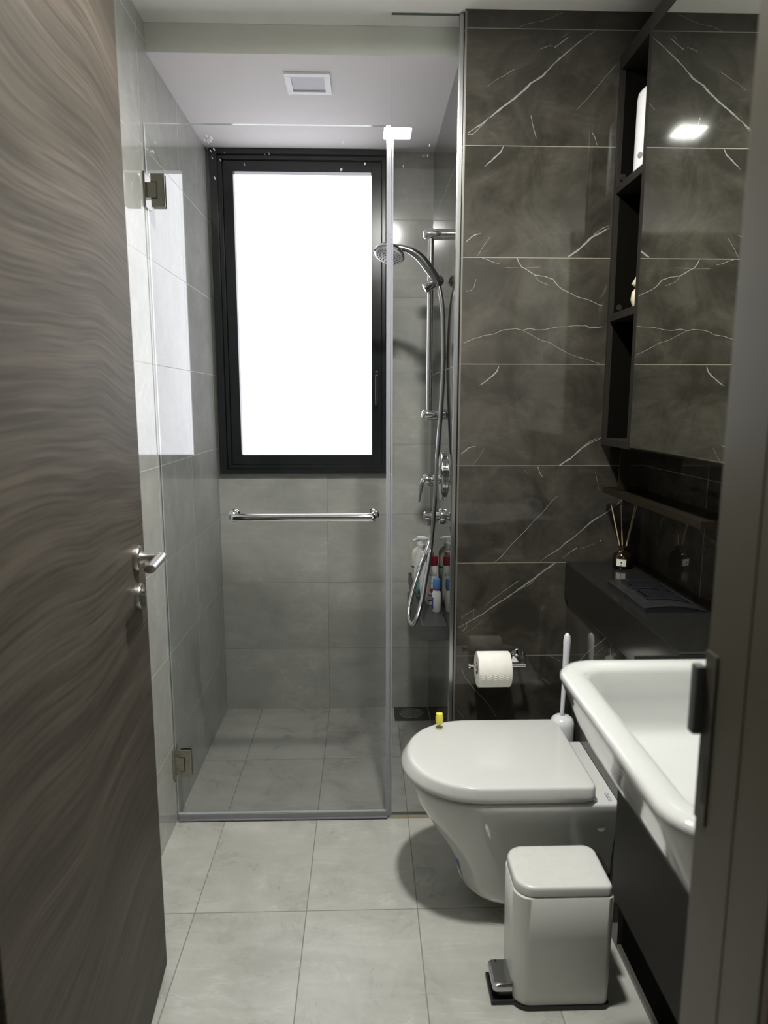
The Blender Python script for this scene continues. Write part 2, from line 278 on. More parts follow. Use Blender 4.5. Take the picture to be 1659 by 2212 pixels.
def tube(bm, pts, r, n=16, mi=0, cap=True):
    pts = [Vector(p) for p in pts]; R = r if isinstance(r, (list, tuple)) else [r]*len(pts)
    rings = []; u = None
    for i, p in enumerate(pts):
        d = (pts[min(i+1, len(pts)-1)] - pts[max(i-1, 0)]).normalized()
        if u is None: u, v = frame(d)
        else:
            u = (u - d*u.dot(d)).normalized(); v = d.cross(u)
        rings.append([p + (u*math.cos(a) + v*math.sin(a))*R[i] for a in (2*math.pi*k/n for k in range(n))])
    return loft(bm, rings, cap, cap, mi)
def smoothpath(pts, k=6):
    P = [Vector(p) for p in pts]; P = [2*P[0]-P[1]] + P + [2*P[-1]-P[-2]]; out = []
    for i in range(1, len(P)-2):
        a, b, c, d = P[i-1:i+3]
        for j in range(k):
            t = j/k
            out.append(0.5*((2*b)+(c-a)*t+(2*a-5*b+4*c-d)*t*t+(3*b-a-3*c+d)*t**3))
    return out + [P[-2]]
def lathe(bm, prof, c=(0, 0, 0), axis='z', n=32, mi=0, sx=1.0, sy=1.0, rot=0.0):
    rings = []
    for r, h in prof:
        ring = []
        for k in range(n):
            a = 2*math.pi*k/n; x, y = max(r, 1e-5)*math.cos(a)*sx, max(r, 1e-5)*math.sin(a)*sy
            x, y = x*math.cos(rot)-y*math.sin(rot), x*math.sin(rot)+y*math.cos(rot)
            p = {'z': (x, y, h), 'x': (h, x, y), 'y': (x, h, y)}[axis]
            ring.append(Vector(c)+Vector(p))
        rings.append(ring)
    return loft(bm, rings, True, True, mi)
def rrect(x0, x1, y0, y1, z, r, n=6):
    R = r if isinstance(r, (list, tuple)) else [r]*4   # x1y1, x0y1, x0y0, x1y0
    cs = [(x1, y1, 0, -1, -1), (x0, y1, 90, 1, -1), (x0, y0, 180, 1, 1), (x1, y0, 270, -1, 1)]; out = []
    for (cx, cy, a0, sx, sy), q in zip(cs, R):
        for k in range(n+1):
            a = math.radians(a0+90*k/n); out.append(Vector((cx+sx*q+q*math.cos(a), cy+sy*q+q*math.sin(a), z)))
    return out
def text(name, s, size, mw, mat, parent, depth=0.0001):
    cu = bpy.data.curves.new(name, 'FONT'); cu.body = s; cu.size = size; cu.extrude = depth; cu.align_x = 'CENTER'; cu.align_y = 'CENTER'
    tmp = bpy.data.objects.new(name+'_tmp', cu); COL.objects.link(tmp)
    bpy.context.view_layer.update()
    me = bpy.data.meshes.new_from_object(tmp); bpy.data.objects.remove(tmp)
    me.transform(mw); me.materials.clear(); me.materials.append(mat)
    o = bpy.data.objects.new(name, me); COL.objects.link(o)
    r = parent
    while r.parent: r = r.parent
    me.transform(Matrix.Translation(-r.location)); o.parent = parent
    return o
def face_cam(x, y, z, ang=0.0):   # text upright in the xz plane facing -y, turned by ang about z
    return Matrix.Translation((x, y, z)) @ Matrix.Rotation(ang, 4, 'Z') @ Matrix.Rotation(math.pi/2, 4, 'X')
# ------------------------------------------------------------------ the room
b = B(); box(b, -0.1, 1.6, -1.53, 1.0, -0.08, 0.0); struct('floor', b, m_floor)
b = B(); box(b, -1.0, 2.5, -3.6, -1.531, -0.08, 0.0); struct('floor', b, plain('hall_floor', (0.32, 0.30, 0.27), 0.4))
b = B(); box(b, -0.12, 0.0, -1.53, 1.0, 0.0005, 2.60); struct('wall_left', b, m_left)
b = B(); box(b, 0.0, XP, YB, 0.98, 0.0005, 1.058); box(b, 0.728, XP, YB, 0.98, 1.058, ZS); box(b, 0.0, 0.011, YB, 0.98, 1.058, ZS)
struct('wall_back', b, m_back)
def add_veins(bm, veins, conv, jag=0.0):
    rnd = random.Random(7)
    for L in veins:
        pts = []
        for (a, bq) in zip(L, L[1:]):
            seg = max(1, int(math.hypot(bq[0]-a[0], bq[1]-a[1])/0.006))
            for k in range(seg):
                t = k/seg; j = jag if k else jag*0.3
                pts.append((a[0]+(bq[0]-a[0])*t+rnd.uniform(-j, j), a[1]+(bq[1]-a[1])*t+rnd.uniform(-j, j), (a[2]+(bq[2]-a[2])*t)*rnd.uniform(0.6, 1.15)*0.001))
        pts.append((L[-1][0], L[-1][1], 0.0002))
        prev = None
        for i, (u, v, w) in enumerate(pts):
            p, q = pts[max(0, i-1)], pts[min(len(pts)-1, i+1)]
            d = Vector((q[0]-p[0], q[1]-p[1])).normalized(); nx, ny = -d.y*w/2, d.x*w/2
            cur = (bm.verts.new(conv(u+nx, v+ny)), bm.verts.new(conv(u-nx, v-ny)))
            if prev: bm.faces.new((prev[0], prev[1], cur[1], cur[0])).material_index = 1
            prev = cur
def veined(name, bm, veins, conv, **k):
    bmesh.ops.recalc_face_normals(bm, faces=bm.faces)
    add_veins(bm, veins, conv, 0.0006)
    me_o = obj_raw(name, bm, [m_dark, m_vein]); me_o['kind'] = 'structure'; return me_o
def obj_raw(name, bm, mats):
    me = bpy.data.meshes.new(name); bm.to_mesh(me); bm.free()
    for m in mats: me.materials.append(m)
    o = bpy.data.objects.new(name, me); COL.objects.link(o); return o
b = B(); box(b, XP, 1.60, YD, 0.98, 0.0005, 2.60); veined('wall_partition', b, VEINS, lambda u, v: Vector((u, YD-0.0004, v)))
b = B(); box(b, XR, 1.60, YF-0.15, YD, 0.0005, 2.60); struct('wall_right', b, m_dark)
b = B(); box(b, XBOX, XR, -0.7995, -0.568, 0.345, 0.757); box(b, XBOX, XR, -0.568, YD-0.0005, 0.0005, 0.757); veined('wall_cistern_box', b, BOXVEINS, lambda u, v: Vector((XBOX-0.0004, u, v)))
b = B(); box(b, 1.258, XR, YF, -0.570, 0.0005, 0.34); struct('wall_plinth', b, m_void)  # plinth face painted with the dark of the space below the vanity
b = B(); box(b, XBOX, XBOX+0.010, YF, -0.570, 0.0005, 0.014, 0.001); struct('trim_7', b, m_trim)
b = B(); box(b, 1.04, 1.60, YF-0.15, YF, 0.0005, 2.60); box(b, 0.0, 0.10, YF-0.15, YF, 0.0005, 2.6); box(b, 0.10, 1.04, YF-0.15, YF, 2.16, 2.60)
struct('wall_front', b, m_wallw)
b = B(); box(b, -0.1, 1.6, -1.53, 0.064, ZC, 2.60)
struct('ceiling', b, m_ceil)
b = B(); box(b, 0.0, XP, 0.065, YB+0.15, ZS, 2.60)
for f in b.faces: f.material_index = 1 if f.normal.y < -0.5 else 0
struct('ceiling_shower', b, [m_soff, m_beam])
# hall beyond the doorway
b = B(); box(b, -1.0, 2.5, -3.6, -3.5, 0.0, 2.6); struct('wall_hall', b, m_wallw)
b = B(); box(b, -1.0, 2.5, -3.6, -1.535, 2.5, 2.6); struct('ceiling_hall', b, m_wallw)
# white sill line under the window and pale corner trim on the marble edge
b = B(); box(b, 0.012, 0.728, YB-0.003, YB+0.02, 1.048, 1.0575, 0.001); struct('trim_1', b, m_gold if False else m_wallw)
b = B(); box(b, XP-0.0005, XP+0.0045, YD-0.0015, YD+0.004, 0.02, 2.41); struct('trim_2', b, m_trim)
# ------------------------------------------------------------------ window
wx0, wx1, wz0, wz1 = 0.012, 0.727, 1.059, 2.337
b = B()
def rim(bm, x0, x1, z0, z1, w, y0, y1, bev=0.0, wl=None, wt=None):
    wl = w if wl is None else wl; wt = w if wt is None else wt
    box(bm, x0, x0+wl, y0, y1, z0, z1, bev); box(bm, x1-w, x1, y0, y1, z0, z1, bev)
    box(bm, x0+wl, x1-w, y0, y1, z0, z0+w, bev); box(bm, x0+wl, x1-w, y0, y1, z1-wt, z1, bev)
rim(b, wx0, wx1, wz0, wz1, 0.020, 0.800, 0.90, 0.0015, wl=0.030)
win = struct('window_1', b, m_blackframe, label='black-framed frosted window in the shower back wall', cat='window')
b = B(); rim(b, wx0+0.031, wx1-0.021, wz0+0.021, wz1-0.021, 0.016, 0.812, 0.90, 0.0015); struct('window_frame', b, m_blackframe, win)
b = B(); rim(b, wx0+0.048, wx1-0.038, wz0+0.038, wz1-0.038, 0.0405, 0.823, 0.90, 0.002); struct('window_sash', b, m_blackframe, win)
b = B(); box(b, wx0+0.088, wx1-0.078, 0.862, 0.868, wz0+0.078, wz1-0.078); pane = struct('window_pane', b, m_pane, win)
wh = B(); box(wh, 0.661, 0.676, 0.808, 0.823, 1.37, 1.485, 0.002); struct('window_handle_plate', wh, m_black, win)
wh = B(); box(wh, 0.662, 0.675, 0.785, 0.797, 1.345, 1.468, 0.002); box(wh, 0.663, 0.674, 0.797, 0.809, 1.445, 1.465); struct('window_handle', wh, m_black, win)
# ------------------------------------------------------------------ wooden door, left
hx, hy = 0.192, -1.362; fx, fy = 0.134, -0.594
dd = Vector((fx-hx, fy-hy, 0)); dl = dd.length; dd.normalize(); dn = Vector((dd.y, -dd.x, 0))   # dn points to +x
def DP(s, o, z): return Vector((fx, fy, 0)) - dd*s + dn*o + Vector((0, 0, z))
def dbox(bm, s0, s1, o0, o1, z0, z1, bev=0.0):
    n0 = len(bm.verts); bm.verts.ensure_lookup_table()
    r = bmesh.ops.create_cube(bm, size=1.0)
    for v in r['verts']: v.co = DP((s0+s1)/2+v.co.x*(s1-s0), (o0+o1)/2+v.co.y*(o1-o0), (z0+z1)/2+v.co.z*(z1-z0))
    if bev:
        es = list({e for v in r['verts'] for e in v.link_edges}); bmesh.ops.bevel(bm, geom=es, offset=bev, segments=2, affect='EDGES')
b = B(); dbox(b, 0.0, dl, -0.042, 0.0, 0.010, 2.13, 0.0015)
door = struct('door_1', b, m_wood, label='grey-brown wood veneer door standing open along the left wall', cat='door')
b = B(); dbox(b, 0.02, dl-0.02, -0.028, -0.014, 0.001, 0.0115); struct('door_seal', b, m_black, door)
def dtube(bm, pts, r, n=24): tube(bm, [DP(*p) for p in pts], r, n)
b = B(); dtube(b, [(0.078, 0.0, 1.036), (0.078, 0.008, 1.036), (0.078, 0.0105, 1.036), (0.078, 0.0115, 1.036)], [0.0265, 0.0265, 0.0255, 0.023], 40)
hand = struct('door_handle', b, m_steel, door, smooth=True, angle=30)
b = B(); dtube(b, smoothpath([(0.078, 0.011, 1.036), (0.078, 0.050, 1.037)], 4), [0.0135, 0.0100, 0.0095, 0.0095, 0.0095], 24)
struct('lever_neck', b, m_steel, hand, smooth=True, angle=40)
b = B(); rings = []
for s, o_, k in [(0.068, 0.050, 0.001), (0.069, 0.050, 1.0), (0.087, 0.052, 1.0), (0.187, 0.054, 1.0), (0.1875, 0.054, 0.9)]:
    rings.append([DP(s, o_ + 0.0115*k*math.cos(a), 1.037 + 0.0085*k*math.sin(a)) for a in (2*math.pi*i/24 for i in range(24))])
loft(b, rings); struct('lever_grip', b, m_steel, hand, smooth=True, angle=40)
b = B(); dtube(b, [(0.080, 0.0, 0.955), (0.080, 0.008, 0.955), (0.080, 0.0105, 0.955), (0.080, 0.0115, 0.955)], [0.0265, 0.0265, 0.0255, 0.023], 40)
lock = struct('lock_rose', b, m_steel, door, smooth=True, angle=30)
b = B(); dbox(b, 0.075, 0.085, 0.011, 0.017, 0.930, 0.962, 0.002); dtube(b, [(0.080, 0.011, 0.963), (0.080, 0.018, 0.963)], 0.0075, 20); struct('thumb_turn', b, m_steel, lock)
b = B()
for z in (0.25, 1.10, 1.90): tube(b, [(hx+0.004, hy+0.004, z-0.05), (hx+0.004, hy+0.004, z+0.05)], 0.007, 12)
struct('door_hinge', b, m_steel, door)
# door frame
b = B(); box(b, 1.000, 1.04, -1.508, -1.362, 0.0, 2.16, 0.002)
jr = struct('trim_3', b, m_jamb, label='taupe laminate door jamb at the right edge', cat='door jamb')
b = B(); box(b, 0.9992, 1.0005, -1.440, -1.430, 0.0, 2.16); struct('rebate_strip', b, m_jamb, jr)
b = B(); box(b, 0.9980, 1.0002, -1.385, -1.3615, 0.885, 1.085, 0.0008); sp_ = struct('strike_plate', b, m_plate, jr)
b = B(); box(b, 0.9880, 0.9990, -1.364, -1.350, 0.985, 1.066, 0.003); struct('strike_lip', b, m_strike, sp_)
b = B(); box(b, 0.9976, 0.9981, -1.380, -1.374, 0.91, 0.965); struct('bolt_slot', b, m_black, sp_)
b = B(); box(b, 1.001, 1.07, -1.522, -1.5085, 0.0, 2.20, 0.003); struct('trim_4', b, m_arch)
b = B(); box(b, 0.10, 0.150, -1.50, -1.379, 0.0, 2.16, 0.002); struct('trim_5', b, m_jamb)
b = B(); box(b, 0.151, 0.999, -1.50, -1.385, 2.135, 2.1595, 0.002); struct('trim_6', b, m_jamb)
# ------------------------------------------------------------------ ceiling lights
def ceiling_light(cx, cy, z, h, hd, mat, label):
    t = thing('ceiling_light', label, 'ceiling light', (cx, cy, z))
    b = B(); box(b, cx-h, cx+h, cy-h, cy-hd, z-0.006, z-0.0002, 0.001); box(b, cx-h, cx+h, cy+hd, cy+h, z-0.006, z-0.0002, 0.001)
    box(b, cx-h, cx-hd, cy-hd, cy+hd, z-0.006, z-0.0002, 0.001); box(b, cx+hd, cx+h, cy-hd, cy+hd, z-0.006, z-0.0002, 0.001); obj('light_frame', b, m_white, t)
    b = B(); loft(b, [rrect(cx-hd, cx+hd, cy-hd, cy+hd, z-0.0018, 0.006), rrect(cx-hd, cx+hd, cy-hd, cy+hd, z-0.0004, 0.006)]); obj('diffuser', b, mat, t)
    return t
ceiling_light(0.752, -0.842, ZC, 0.068, 0.054, m_lamp, 'lit square ceiling light seen mirrored in the cabinet mirror')
ceiling_light(0.447, 0.241, ZS, 0.070, 0.051, m_lampoff, 'unlit square downlight in the lowered ceiling above the shower')
# ------------------------------------------------------------------ shower screen
def pane_mesh(bm, x0, x1, z0, z1):
    box(bm, x0, x1, -0.005, 0.005, z0, z1)
    for f in bm.faces:
        f.normal_update(); f.material_index = 0 if abs(f.normal.y) > 0.5 else 1
t = thing('shower_door', 'hinged clear glass shower door with a chrome bar handle', 'shower door', (0.35, 0, 0))
b = B(); pane_mesh(b, 0.005, 0.6895, 0.026, 2.126); obj('glass_panel', b, [m_glass, m_gedge], t)
b = B(); box(b, 0.006, 0.689, -0.008, 0.008, 0.003, 0.0255, 0.002); box(b, 0.006, 0.689, -0.013, -0.008, 0.004, 0.009, 0.001); obj('bottom_seal', b, m_seald, t)
b = B(); box(b, 0.690, 0.6955, -0.007, 0.007, 0.01, 2.126, 0.001); box(b, 0.683, 0.690, -0.0065, -0.0052, 0.01, 2.126); box(b, 0.6845, 0.6895, 0.0052, 0.0065, 0.01, 2.126)
obj('edge_seal', b, m_seal, t)
def hinge(z0, z1, m_hinge):
    b = B()
    box(b, 0.018, 0.056, -0.0125, -0.0052, z0, z1, 0.002); box(b, 0.018, 0.056, 0.0052, 0.0125, z0, z1, 0.002)
    zc = (z0+z1)/2; h = (z1-z0)
    h_ = obj('hinge', b, m_hinge, t)
    b = B(); box(b, 0.0005, 0.034, -0.0145, 0.0145, zc-h*0.23, zc+h*0.23, 0.0015); obj('hinge_knuckle', b, m_hinge, h_)
    b = B(); box(b, 0.0005, 0.006, -0.026, 0.026, z0-0.002, z1+0.002, 0.0015); obj('wall_plate', b, m_hinge, h_)
    b = B(); box(b, 0.0335, 0.0365, -0.0131, -0.0120, zc-h*0.26, zc+h*0.26); box(b, 0.018, 0.0335, -0.0131, -0.0120, zc-h*0.26, zc-h*0.23)
    box(b, 0.018, 0.0335, -0.0131, -0.0120, zc+h*0.23, zc+h*0.26); obj('hinge_gap', b, m_black, h_)
hinge(1.902, 1.992, m_hinge); hinge(0.158, 0.252, plain('weathered_hinge_metal', (0.36, 0.34, 0.28), 0.3, 0.9, nscale=90, namt=0.3))
zb = 1.0145
b = B(); tube(b, smoothpath([(0.219, -0.006, zb+0.002), (0.219, -0.030, zb+0.002), (0.225, -0.043, zb), (0.240, -0.049, zb), (0.44, -0.050, zb), (0.625, -0.049, zb), (0.639, -0.043, zb), (0.645, -0.030, zb+0.002), (0.645, -0.006, zb+0.002)], 6), 0.0125, 20)
bh = obj('bar_handle', b, m_chrome, t, smooth=True)
for x in (0.219, 0.645):
    b = B(); lathe(b, [(0.0165, -0.0055), (0.0165, -0.010), (0.014, -0.012)], (x, 0, zb+0.002), 'y', 24); obj('flange', b, m_chrome, bh, smooth=True, angle=40)
    b = B(); lathe(b, [(0.0165, 0.0055), (0.0165, 0.010), (0.014, 0.012)], (x, 0, zb+0.002), 'y', 24); obj('flange', b, m_chrome, bh, smooth=True, angle=40)
t = thing('shower_screen', 'fixed clear glass shower panel reaching the ceiling beside the marble wall', 'shower screen', (0.8, 0, 0))
b = B(); pane_mesh(b, 0.6975, 0.8855, 0.014, 2.4135); obj('glass_panel', b, [m_glassf, m_gedged], t)
b = B(); box(b, 0.8845, 0.8970, -0.0115, -0.0055, 0.0, 2.414, 0.001); box(b, 0.8845, 0.8970, 0.0055, 0.0115, 0.0, 2.414, 0.001); box(b, 0.8860, 0.8970, -0.0055, 0.0055, 0.0, 2.414)
obj('wall_channel', b, m_alu, t)
b = B(); box(b, 0.6975, 0.884, -0.009, 0.009, 0.0005, 0.0135, 0.001); obj('floor_channel', b, m_gold, t)
b = B(); box(b, 0.697, 0.7025, 0.0052, 0.0085, 0.015, 2.12); box(b, 0.697, 0.7025, -0.0085, -0.0052, 0.015, 2.12); obj('strike_seal', b, m_seal, t)
# ------------------------------------------------------------------ shower fittings on the partition's shower side
def chrome_thing(name, label, cat, loc): return thing(name, label, cat, loc)
ry = 0.352
t = thing('slide_rail', 'chrome vertical slide rail between two wall brackets in the shower', 'shower rail', (0.845, ry, 1.31))
b = B(); tube(b, [(0.845, ry, 1.30), (0.845, ry, 1.935)], 0.0105, 20); obj('rail', b, m_chrome, t, smooth=True, angle=40)
for z in (1.918, 1.314):
    b = B(); lathe(b, [(0.0, 0.818), (0.010, 0.819), (0.0155, 0.8225), (0.0175, 0.828), (0.018, 0.842), (0.018, XP-0.0005)], (0, ry, z), 'x', 28); obj('bracket', b, m_chrome, t, smooth=True, angle=50)
t2 = thing('hand_shower', 'chrome hand shower with round spray head on its holder and hose', 'hand shower', (0.86, ry, 1.75))
b = B(); lathe(b, [(0.0, -0.022), (0.012, -0.021), (0.019, -0.015), (0.019, 0.015), (0.012, 0.021), (0, 0.022)], (0.870, ry-0.006, 1.764), 'y', 20)
tube(b, [(0.820, ry-0.020, 1.737), (0.822, ry-0.020, 1.738), (0.858, ry-0.018, 1.757), (0.862, ry-0.018, 1.759)], [0.011, 0.0165, 0.0165, 0.012], 20)
obj('holder', b, m_chrome, t2, smooth=True, angle=50)
b = B()
hp = smoothpath([(0.870, ry-0.040, 1.745), (0.860, ry-0.045, 1.765), (0.836, ry-0.05, 1.795), (0.806, ry-0.055, 1.830), (0.775, ry-0.06, 1.850), (0.745, ry-0.06, 1.860), (0.715, ry-0.06, 1.862)], 5)
rad = [0.0105+0.0055*math.sin(min(1, i/(len(hp)-1)*1.35)*math.pi) for i in range(len(hp))]
tube(b, hp, rad, 20); obj('handle', b, m_chromed, t2, smooth=True)
# spray head: disc tilted
hb = B(); lathe(hb, [(0.0, 0.020), (0.025, 0.019), (0.043, 0.012), (0.051, 0.002), (0.052, -0.004), (0.048, -0.007)], (0, 0, 0), 'z', 40)
R_ = Matrix.Translation((0.702, ry-0.06, 1.842)) @ Matrix.Rotation(math.radians(14), 4, 'Y') @ Matrix.Rotation(math.radians(-22), 4, 'X')
bmesh.ops.transform(hb, matrix=R_, verts=hb.verts); sh = obj('spray_head', hb, m_chrome, t2, smooth=True, angle=40)
hb = B(); lathe(hb, [(0.047, -0.0068), (0.044, -0.009), (0.0, -0.0095)], (0, 0, 0), 'z', 40); bmesh.ops.transform(hb, matrix=R_, verts=hb.verts); obj('spray_plate', hb, m_white, sh, smooth=True, angle=40)
hb = B()
for rr_, nn in ((0.010, 6), (0.020, 12), (0.030, 18), (0.038, 22)):
    for k in range(nn):
        a = 2*math.pi*k/nn; lathe(hb, [(0.0016, -0.0085), (0.0013, -0.0115)], (rr_*math.cos(a), rr_*math.sin(a), 0), 'z', 6)
bmesh.ops.transform(hb, matrix=R_, verts=hb.verts); obj('nozzles', hb, m_ink, sh)
HS = [(0.868, 0.312, 1.750), (0.880, 0.308, 1.69), (0.886, 0.308, 1.61), (0.888, 0.31, 1.465), (0.881, 0.31, 1.308), (0.871, 0.31, 1.147), (0.863, 0.31, 0.983)] + [(0.853, 0.31, 0.85), (0.842, 0.27, 0.8), (0.828, 0.22, 0.754), (0.815, 0.17, 0.711), (0.801, 0.13, 0.674), (0.789, 0.11, 0.646), (0.777, 0.11, 0.628), (0.766, 0.12, 0.633), (0.764, 0.14, 0.647), (0.767, 0.16, 0.67), (0.777, 0.19, 0.701), (0.792, 0.225, 0.74), (0.812, 0.26, 0.783), (0.831, 0.3, 0.818), (0.848, 0.33, 0.859), (0.86, 0.348, 0.893), (0.862, 0.352, 0.913)]
b = B(); tube(b, smoothpath(HS, 8), 0.0080, 14); obj('hose', b, m_hose, t2, smooth=True)
t = thing('shower_mixer', 'chrome lever mixer with a round wall plate in the shower', 'shower mixer', (0.85, ry, 1.09))
b = B(); lathe(b, [(0.0, 0.826), (0.019, 0.827), (0.021, 0.831), (0.021, 0.862), (0.018, 0.866), (0.018, 0.893)], (0, ry, 1.083), 'x', 28); obj('mixer_body', b, m_chrome, t, smooth=True, angle=40)
b = B(); lathe(b, [(0.030, 0.884), (0.080, 0.885), (0.086, 0.889), (0.086, XP-0.0005)], (0, ry, 1.098), 'x', 48); obj('wall_plate', b, m_chrome, t, smooth=True, angle=40)
b = B(); tube(b, [(0.830, ry, 1.086), (0.823, ry-0.002, 1.07), (0.816, ry-0.006, 1.035), (0.812, ry-0.01, 1.005)], [0.010, 0.008, 0.005, 0.003], 14); obj('lever', b, m_chromed, t, smooth=True)
t = thing('hose_outlet', 'chrome wall valve feeding the shower hose below the lever mixer', 'shower valve', (0.85, ry, 0.95))
b = B(); lathe(b, [(0.0, 0.829), (0.015, 0.830), (0.0185, 0.834), (0.0185, 0.873), (0.016, 0.875), (0.016, 0.885)], (0, ry, 0.951), 'x', 28); obj('valve_body', b, m_chrome, t, smooth=True, angle=40)
b = B(); lathe(b, [(0.016, 0.884), (0.028, 0.885), (0.030, 0.889), (0.030, XP-0.0005)], (0, ry, 0.951), 'x', 32); obj('wall_plate', b, m_chrome, t, smooth=True, angle=40)
b = B(); tube(b, [(0.852, ry, 0.94), (0.852, ry, 0.918)], 0.0095, 16); obj('hose_nut', b, m_chromed, t, smooth=True, angle=40)
# ------------------------------------------------------------------ caddy shelf and bottles
cy0, cy1, cx0 = 0.035, 0.725, 0.800
t = thing('shower_caddy', 'dark grey tray shelf on the shower side wall holding bottles', 'shelf', (0.85, 0.38, 0.60))
b = B(); box(b, cx0, XP-0.001, cy0, cy1, 0.600, 0.610, 0.001); obj('tray_floor', b, m_caddy, t)
b = B(); box(b, cx0, cx0+0.006, cy0, cy1, 0.610, 0.648, 0.001); box(b, cx0, XP-0.001, cy0-0.0045, cy0, 0.600, 0.648, 0.001); box(b, cx0, XP-0.001, cy1, cy1+0.005, 0.600, 0.648, 0.001); obj('tray_rim', b, m_caddy, t)
def bottle(name, label, cx, cy, z, prof, mat, sx=1, sy=1, rot=0.0, cat='bottle'):
    t = thing(name, label, cat, (cx, cy, z)); b = B()
    lathe(b, prof, (cx, cy, z), 'z', 36, sx=sx, sy=sy, rot=rot); obj('bottle_body', b, mat, t, smooth=True, angle=50); return t
z0 = 0.6105
def pump(t, cx, cy, z, mat, d=(-1, 0)):
    b = B(); lathe(b, [(0.013, 0.0), (0.013, 0.010), (0.0055, 0.013), (0.0055, 0.026)], (cx, cy, z), 'z', 20)
    tube(b, smoothpath([(cx+0.013*-d[0], cy+0.013*-d[1], z+0.030), (cx, cy, z+0.032), (cx+0.022*d[0], cy+0.022*d[1], z+0.031), (cx+0.036*d[0], cy+0.036*d[1], z+0.026)], 4), [0.006]*9+[0.006, 0.0055, 0.005, 0.0045][:4], 12)
    obj('pump', b, mat, t, smooth=True, angle=50)
# cream pump bottle at the back
t = bottle('pump_bottle', 'cream cylindrical pump bottle furthest back on the shower shelf', 0.8425, 0.640, z0, [(0.033, 0), (0.035, 0.004), (0.035, 0.145), (0.030, 0.157), (0.013, 0.169), (0.0125, 0.174)], m_cream)
pump(t, 0.8425, 0.640, z0+0.174, m_white, (0.9, -0.3))
b = B(); lathe(b, [(0.0353, 0.085), (0.0353, 0.091)], (0.8425, 0.640, z0), 'z', 36); obj('label_band', b, m_ink, t)
# white pump lotion with teal label
cx, cy = 0.8375, 0.500
t = bottle('lotion_bottle', 'large white pump lotion bottle with teal label on the shower shelf', cx, cy, z0,
           [(0.022, 0), (0.026, 0.005), (0.031, 0.05), (0.0315, 0.09), (0.029, 0.13), (0.023, 0.160), (0.016, 0.182), (0.013, 0.190), (0.0125, 0.196)], m_white, 1.0, 0.80, -0.25)
pump(t, cx, cy, z0+0.196, m_white, (-0.95, -0.2))
def patch(nm, t, cx, cy, z, pts, off, mat, ang, rad, sy=1.0):
    # label wrapped on a near-cylindrical body: pts are (arc metres, height)
    b = B(); vs = []
    for s, h in pts:
        r = rad(h)+off; a = -math.pi/2 + ang + s/r; vs.append(b.verts.new((cx+r*math.cos(a), cy+r*sy*math.sin(a), z+h)))
    b.faces.new(vs); bmesh.ops.triangulate(b, faces=b.faces); return obj(nm, b, mat, t)
def lotion_r(h):
    P = [(0, .022), (.005, .026), (.05, .031), (.09, .0315), (.13, .029), (.16, .023)]
    for (a, ra), (c, rc) in zip(P, P[1:]):
        if a <= h <= c: return ra+(rc-ra)*(h-a)/(c-a)
    return .03
def strip_label(nm, t, cx, cy, z, h0, h1, wfun, off, mat, ang, rad, sy=1.0, rotb=0.0, n=14):
    b = B(); rows = []
    for i in range(n+1):
        h = h0+(h1-h0)*i/n; w = wfun((h-h0)/(h1-h0)); row = []
        for j in range(9):
            s = (j/8-0.5)*w; r = rad(h)+off; a = -math.pi/2+ang+s/r-rotb; x, y = r*math.cos(a), r*sy*math.sin(a)
            row.append(b.verts.new((cx+x*math.cos(rotb)-y*math.sin(rotb), cy+x*math.sin(rotb)+y*math.cos(rotb), z+h)))
        rows.append(row)
    for a, c in zip(rows, rows[1:]):
        for j in range(8): b.faces.new((a[j], a[j+1], c[j+1], c[j]))
    return obj(nm, b, mat, t, smooth=True)
lb = strip_label('label', t, cx, cy, z0, 0.012, 0.132, lambda u: 0.042*math.sin(math.pi*min(1, (1-u)*0.72+0.04))**0.9+0.0005, 0.0012, m_teal, -0.45, lotion_r, 0.80, -0.25)
text('lettering', 'Johnson\'s', 0.0100, face_cam(0.8240, 0.4748, z0+0.062, -0.42), m_navy, t)
text('lettering', 'baby', 0.008, face_cam(0.8245, 0.4748, z0+0.048, -0.42), m_white, t)
b = B(); lathe(b, [(0.0045, 0), (0.0001, -0.0004)], (0.8245, 0.4750, z0+0.098), 'y', 12); obj('label_flower', b, m_pink, t)
b = B(); box(b, 0.8200, 0.8290, 0.4750, 0.4756, z0+0.024, z0+0.034); obj('label_mark', b, m_navy, t)
# white flip-cap bottle
t = bottle('shampoo_bottle', 'white bottle with white cap between the pump bottles and red-capped bottle', 0.8520, 0.440, z0,
           [(0.022, 0), (0.025, 0.004), (0.028, 0.06), (0.028, 0.14), (0.024, 0.165)], m_white, 1.0, 0.6)
b = B(); lathe(b, [(0.023, 0.165), (0.0265, 0.168), (0.0265, 0.186), (0.022, 0.192)], (0.8520, 0.440, z0), 'z', 32, sx=1, sy=0.6); obj('bottle_cap', b, m_white, t, smooth=True, angle=40)
# red cap
cx, cy = 0.866, 0.392
t = bottle('conditioner_bottle', 'white bottle with crimson cap and black lettering on the shower shelf', cx, cy, z0,
           [(0.020, 0), (0.0235, 0.004), (0.0255, 0.05), (0.0255, 0.115), (0.022, 0.145), (0.020, 0.150)], m_white, 1.0, 0.6)
b = B(); lathe(b, [(0.0205, 0.150), (0.0215, 0.152), (0.0215, 0.180), (0.019, 0.184)], (cx, cy, z0), 'z', 32, sx=1, sy=0.6); obj('bottle_cap', b, m_red, t, smooth=True, angle=40)
yy = cy-0.0162
text('lettering', 'ELSEVE', 0.0115, face_cam(cx-0.001, yy-0.0012, z0+0.118), m_ink, t)
text('lettering', 'L\'OREAL', 0.005, face_cam(cx-0.002, yy-0.0010, z0+0.131), m_olive, t)
b = B(); rings_ = [(cx-0.002+0.0055*math.cos(a), z0+0.078+0.012*math.sin(a)) for a in (2*math.pi*i/24 for i in range(25))]
